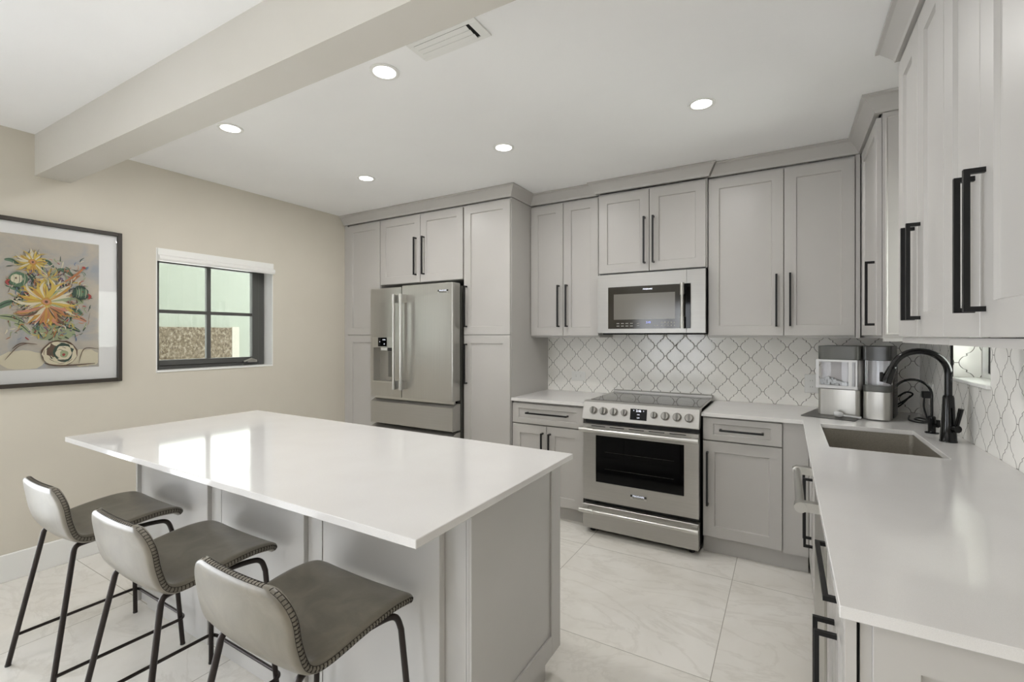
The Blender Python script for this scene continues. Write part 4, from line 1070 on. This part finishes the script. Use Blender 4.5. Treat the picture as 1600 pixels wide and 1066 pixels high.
# ================================================================== picture on the wall
pf = thing('framed_picture', 'watercolour of yellow flowers and parrots with white mat and dark frame on the cream wall', 'picture', (XL, 0.72, 1.48))
PY0, PY1, PZ0, PZ1 = 0.18, 1.257, 1.025, 1.938
fx0, fx1 = XL + 0.0005, XL + 0.030
rect_frame(MB(), fx0, fx1, PY0, PY1, PZ0, PZ1, 0.022, 0.022, 0.022, 0.022).build('frame', mat('dark_wood_frame', S(48, 40, 32), 0.35), pf, bevel=0.002)
mp = box(fx0, XL + 0.012, PY0 + 0.022, PY1 - 0.022, PZ0 + 0.022, PZ1 - 0.022).build('mat_board', mat('mat_board', S(240, 240, 240), 0.7), pf)
def paper():
    m = mat('tinted_paper', S(190, 180, 166), 0.85); t = NT(m); v = t.obj()
    t.l(t.ramp(t.noise(v, 7, 4, 0.6, 0.8), [(0.3, S(204, 194, 178)), (0.5, S(192, 186, 176)), (0.7, S(170, 174, 180))]), t.b.inputs['Base Color']); return m
A0, A1, B0, B1 = 0.290, 1.148, 1.120, 1.850
art = [paper()] + [mat('pigment_%s' % n, c_, 0.85) for n, c_ in (('yellow', S(214, 188, 100)), ('gold', S(200, 158, 88)), ('orange', S(190, 134, 96)), ('green', S(106, 134, 110)), ('deep', S(72, 90, 80)), ('cream', S(222, 214, 190)), ('blue', S(120, 138, 168)), ('red', S(176, 88, 84)), ('umber', S(112, 92, 78)), ('pale_green', S(168, 178, 142)), ('violet', S(118, 104, 136)), ('salmon', S(206, 150, 126)))]
CI = {n: i + 1 for i, n in enumerate(('yellow', 'gold', 'orange', 'green', 'deep', 'cream', 'blue', 'red', 'umber', 'pale_green', 'violet', 'salmon'))}
mb = MB(); mb.mi = 0; xp = XL + 0.0125
mb.box(XL + 0.0121, xp, A0, A1, B0, B1)
rnd = random.Random(11); lay = [xp]
def dep():
    lay[0] += 0.000008; return lay[0]
# picture pixels (photo frame 0..200, 320..620 at the wall) are mapped on the sheet with py(), pz()
def py(u, v):  # horizontal position on the wall of a photo column
    k = (u - 800) / 726.74; dx = -0.50745 + 0.86168 * k; dy = 0.86168 + 0.50745 * k; return XL / dx * dy
def pz(u, v):
    k = (u - 800) / 726.74; dx = -0.50745 + 0.86168 * k; return 1.302 + XL / dx * (525.5 - v) / 726.74
def blob(cy, cz, ry, rz, ci, ang=0, n=14, jit=0.12):
    x = dep(); mb.mi = CI[ci]; p = []
    for k in range(n):
        a = 2 * pi * k / n; j = 1 + rnd.uniform(-jit, jit); yy, zz = ry * j * cos(a), rz * j * sin(a)
        p.append((x, min(A1 - 0.004, cy + yy * cos(ang) - zz * sin(ang)), max(B0 + 0.003, cz + yy * sin(ang) + zz * cos(ang))))
    mb.poly(p)
def petal(cy, cz, a, r0, r1, w, ci, bend=0.0):
    x = dep(); mb.mi = CI[ci]; L_, R_ = [], []
    for k in range(7):
        t = k / 6; r = r0 + (r1 - r0) * t; aa = a + bend * t * t; ww = w * (sin(pi * min(1, t * 0.93 + 0.07)) ** 0.8)
        c0 = (cy + r * cos(aa), cz + r * sin(aa)); nx, nz = -sin(aa), cos(aa)
        L_.append((x, c0[0] + nx * ww, c0[1] + nz * ww)); R_.append((x, c0[0] - nx * ww, c0[1] - nz * ww))
    mb.poly(L_ + R_[::-1])
def stroke(P, w, ci):
    x = dep(); mb.mi = CI[ci]; Q = smooth_path([(0, a, b) for a, b in P], 6); L_, R_ = [], []
    for i, q in enumerate(Q):
        d = (Q[min(i + 1, len(Q) - 1)] - Q[max(i - 1, 0)]); nl = max(1e-6, sqrt(d.y ** 2 + d.z ** 2)); t = i / (len(Q) - 1); ww = w * (0.35 + 0.65 * sin(pi * min(1, max(0, t))))
        L_.append((x, q.y - d.z / nl * ww, q.z + d.y / nl * ww)); R_.append((x, q.y + d.z / nl * ww, q.z - d.y / nl * ww))
    for i in range(len(Q) - 1): mb.poly([L_[i], L_[i + 1], R_[i + 1], R_[i]])
def U(u, v): return py(u, v), pz(u, v)
def scr_(px, py_): return px * 200 / 711.0, 320 + py_ * 300 / 1066.0      # close-up pixels to photo pixels
def C(px, py_): return U(*scr_(px, py_))
# soft washes behind the bouquet
for k in range(10):
    y_, z_ = C(rnd.uniform(30, 480), rnd.uniform(250, 420)); 
for (a, b, ry, rz, ci) in ((120, 860, 0.11, 0.055, 'cream'), (470, 850, 0.10, 0.05, 'cream'), (300, 700, 0.12, 0.06, 'pale_green')):
    y_, z_ = C(a, b); blob(y_, z_, ry * .8, rz, ci, n=20)
# foliage
for (a, b, da, db, w, ci) in ((60, 640, 150, 40, .016, 'pale_green'), (30, 560, 140, -50, .014, 'green'), (110, 520, 90, -60, .012, 'deep'), (90, 480, 80, 40, .012, 'green'), (60, 320, 80, 30, .010, 'green'), (260, 330, 70, 40, .010, 'green'), (360, 380, 90, 40, .012, 'green'), (420, 520, 70, 60, .016, 'pale_green'), (420, 600, 70, 30, .014, 'green'), (430, 640, 90, 20, .012, 'salmon'), (380, 690, 120, 30, .012, 'deep'), (120, 690, 90, 60, .012, 'pale_green'), (330, 430, 80, 40, .014, 'violet'), (300, 460, 80, 20, .012, 'violet'), (180, 420, 60, 80, .012, 'deep'), (400, 430, 80, -70, .008, 'orange'), (190, 640, 30, 110, .012, 'blue'), (240, 650, 90, 30, .013, 'orange')):
    P = [C(a - da / 2, b - db / 2), C(a, b - 12), C(a + da / 2, b + db / 2)]; stroke(P, w, ci); stroke([(y_, z_ + .003) for y_, z_ in P], w * 0.18, 'deep' if ci != 'deep' else 'pale_green')
for k in range(900):
    a, b = rnd.gauss(265, 112), rnd.gauss(550, 110)
    if not (20 < a < 505 and 300 < b < 745): continue
    an = rnd.uniform(0, pi); ln = rnd.uniform(12, 44)
    stroke([C(a - ln / 2 * cos(an), b - ln / 2 * sin(an)), C(a + rnd.uniform(-8, 8), b + rnd.uniform(-8, 8)), C(a + ln / 2 * cos(an), b + ln / 2 * sin(an))], rnd.uniform(.0008, .0034), rnd.choice(['green', 'deep', 'pale_green', 'umber', 'orange', 'salmon', 'yellow', 'cream', 'blue', 'red', 'pale_green', 'deep', 'violet', 'cream']))
def flower(px, pyy, R1, R2, cols, start=0, span=2 * pi, n=22):
    cy, cz = C(px, pyy)
    for k in range(n):
        a = start + span * k / n + rnd.uniform(-.12, .12); r2 = R2 * rnd.uniform(.62, 1.15)
        petal(cy, cz, a, R1 * 0.6, r2, R2 * 0.055, rnd.choice(cols), rnd.uniform(-.5, .5))
        if k % 3 == 0:
            e_ = rnd.uniform(-.2, .2); stroke([(cy + R1 * cos(a), cz + R1 * sin(a)), (cy + .7 * r2 * cos(a + e_), cz + .7 * r2 * sin(a + e_)), (cy + r2 * cos(a + e_), cz + r2 * sin(a + e_))], .0009, rnd.choice(['umber', 'deep', 'orange']))
flower(175, 320, .018, .075, ['yellow', 'yellow', 'gold', 'cream', 'yellow'], n=46)
flower(265, 410, .015, .06, ['yellow', 'gold', 'pale_green', 'cream'], n=26)
flower(250, 540, .024, .132, ['gold', 'cream', 'yellow', 'cream', 'yellow', 'pale_green'], n=64)
flower(255, 560, .022, .125, ['orange', 'salmon', 'gold', 'umber', 'cream', 'salmon'], n=34, start=-pi * .85, span=pi * .75)
for (a, b, r) in ((175, 320, .017), (250, 540, .024)):
    y_, z_ = C(a, b); blob(y_, z_, r, r, 'gold'); blob(y_, z_, r * .6, r * .55, 'salmon'); blob(y_, z_, r * .28, r * .3, 'umber')
# two birds' heads among the leaves
for (a, b, s_, c1, c2) in ((95, 415, 1, 'green', 'cream'), (440, 490, -1, 'deep', 'green')):
    y_, z_ = C(a, b); blob(y_, z_, .038, .040, c1, n=18, jit=.08); blob(y_ - .006 * s_, z_ + .003, .025, .024, c2, n=16, jit=.1); blob(y_ - .008 * s_, z_ + .006, .005, .006, 'umber')
    for q_ in range(5): stroke([(y_ - .02 + .01 * q_, z_ - .03), (y_ - .015 + .01 * q_, z_), (y_ - .02 + .011 * q_, z_ + .03)], .0012, rnd.choice(['deep', 'pale_green', 'cream']))
    stroke([(y_ - .032 * s_, z_ - .004), (y_ - .043 * s_, z_ - .018), (y_ - .036 * s_, z_ - .036)], .006, 'red')
# red-tipped stem
stroke([C(350, 430), C(410, 395), C(462, 350)], .006, 'orange'); blob(*C(458, 352), .008, .007, 'red')
# footed bowl with a painted swirl
y_, z_ = C(325, 825)
blob(y_, z_, .078, .074, 'umber', n=26, jit=.04); blob(y_, z_ - .002, .073, .068, 'cream', n=26, jit=.04); blob(y_ - .030, z_ + .012, .026, .04, 'umber', jit=.25); blob(y_ + .014, z_ + .004, .044, .05, 'deep', n=18, jit=.12); blob(y_ + .016, z_ + .002, .035, .041, 'cream', n=18, jit=.1); blob(y_ + .018, z_ - .004, .018, .02, 'pale_green'); blob(y_ + .016, z_ - .008, .007, .008, 'red')
for q_ in range(26):
    a_ = rnd.uniform(0, 2 * pi); r_ = rnd.uniform(.3, .95); stroke([(y_ + .07 * r_ * cos(a_), z_ + .065 * r_ * sin(a_)), (y_ + .07 * r_ * cos(a_ + .25), z_ + .065 * r_ * sin(a_ + .25)), (y_ + .07 * r_ * cos(a_ + .5), z_ + .065 * r_ * sin(a_ + .5))], .0014, rnd.choice(['umber', 'deep', 'cream', 'pale_green']))
stroke([C(60, 800), C(110, 770), C(200, 775)], .003, 'umber'); stroke([C(20, 862), C(90, 790), C(150, 770)], .002, 'umber'); stroke([C(430, 880), C(460, 800), C(540, 800)], .002, 'umber'); stroke([C(240, 880), C(330, 893), C(520, 880)], .004, 'umber')
mb.build('painting', art, mp)
box(XL + 0.0205, XL + 0.0225, PY0 + 0.022, PY1 - 0.022, PZ0 + 0.022, PZ1 - 0.022).build('glazing', M['glazing'], pf)

# ================================================================== ceiling fittings
def downlight(x, y, label, power=5.2):
    o = thing('ceiling_downlight', label, 'downlight', (x, y, ZC), 'recessed ceiling downlights')
    MB().lathe((x, y, ZC), [(0.062, -0.0005), (0.062, -0.004), (0.056, -0.006), (0.047, -0.004), (0.047, -0.0005)], 32).build('trim_ring', M['white'], o, smooth=True)
    MB().lathe((x, y, ZC), [(0.046, -0.0015), (0.046, -0.0042), (0.02, -0.0050)], 28).build('diffuser', M['lamp'], o, smooth=True)
    d = bpy.data.lights.new('downlight_lamp', 'AREA'); d.shape = 'DISK'; d.size = 0.09; d.energy = power; d.color = (1, 0.985, 0.965)
    l = bpy.data.objects.new('downlight_lamp', d); COL.objects.link(l); l.parent = o; l.location = (0, 0, -0.009)
downlight(-1.454, 1.413, 'lit round downlight beside the ceiling air vent')
downlight(-2.558, 1.378, 'lit round downlight near the beam and the small window')
downlight(-1.432, 2.335, 'lit round downlight in the middle of the ceiling before the narrow wall cabinet')
downlight(-0.348, 2.377, 'lit round downlight over the aisle before the wide wall cabinet')
downlight(-2.545, 2.299, 'small-looking lit round downlight near the refrigerator')
# unseen extra downlights, added behind the camera for more light
for (x, y, lab) in ((-2.5, -0.6, 'unseen added downlight of the living area near the garden door'), (-0.6, -0.6, 'unseen added downlight of the living area behind the viewer'), (-2.5, -2.6, 'unseen added downlight of the living area near the terrace door'), (-0.6, -2.6, 'unseen added downlight of the living area near the far corner')):
    downlight(x, y, lab)
v = thing('air_vent', 'white slatted air vent in the ceiling beside the beam', 'vent', (-1.09, 1.39, ZC))
vx0, vx1, vy0, vy1 = -1.250, -0.935, 1.325, 1.440
mb = MB(); mb.box(vx0, vx1, vy0, vy0 + 0.018, ZC - 0.006, ZC - 0.0005).box(vx0, vx1, vy1 - 0.018, vy1, ZC - 0.006, ZC - 0.0005).box(vx0, vx0 + 0.02, vy0 + 0.018, vy1 - 0.018, ZC - 0.006, ZC - 0.0005).box(vx1 - 0.035, vx1, vy0 + 0.018, vy1 - 0.018, ZC - 0.006, ZC - 0.0005)
mb.build('frame', M['white'], v, bevel=0.001)
box(vx0 + 0.02, vx1 - 0.035, vy0 + 0.018, vy1 - 0.018, ZC - 0.0015, ZC - 0.0006).build('duct_opening', M['shadowgap'], v)
for k in range(3):
    ya = vy0 + 0.0195 + k * 0.0265
    mb = MB(); mb.prism([(ya, ZC - 0.0050), (ya + 0.0004, ZC - 0.0060), (ya + 0.0212, ZC - 0.0090), (ya + 0.0216, ZC - 0.0080)], 0, vx0 + 0.021, vx1 - 0.048)
    mb.build('slat', M['white'], v)
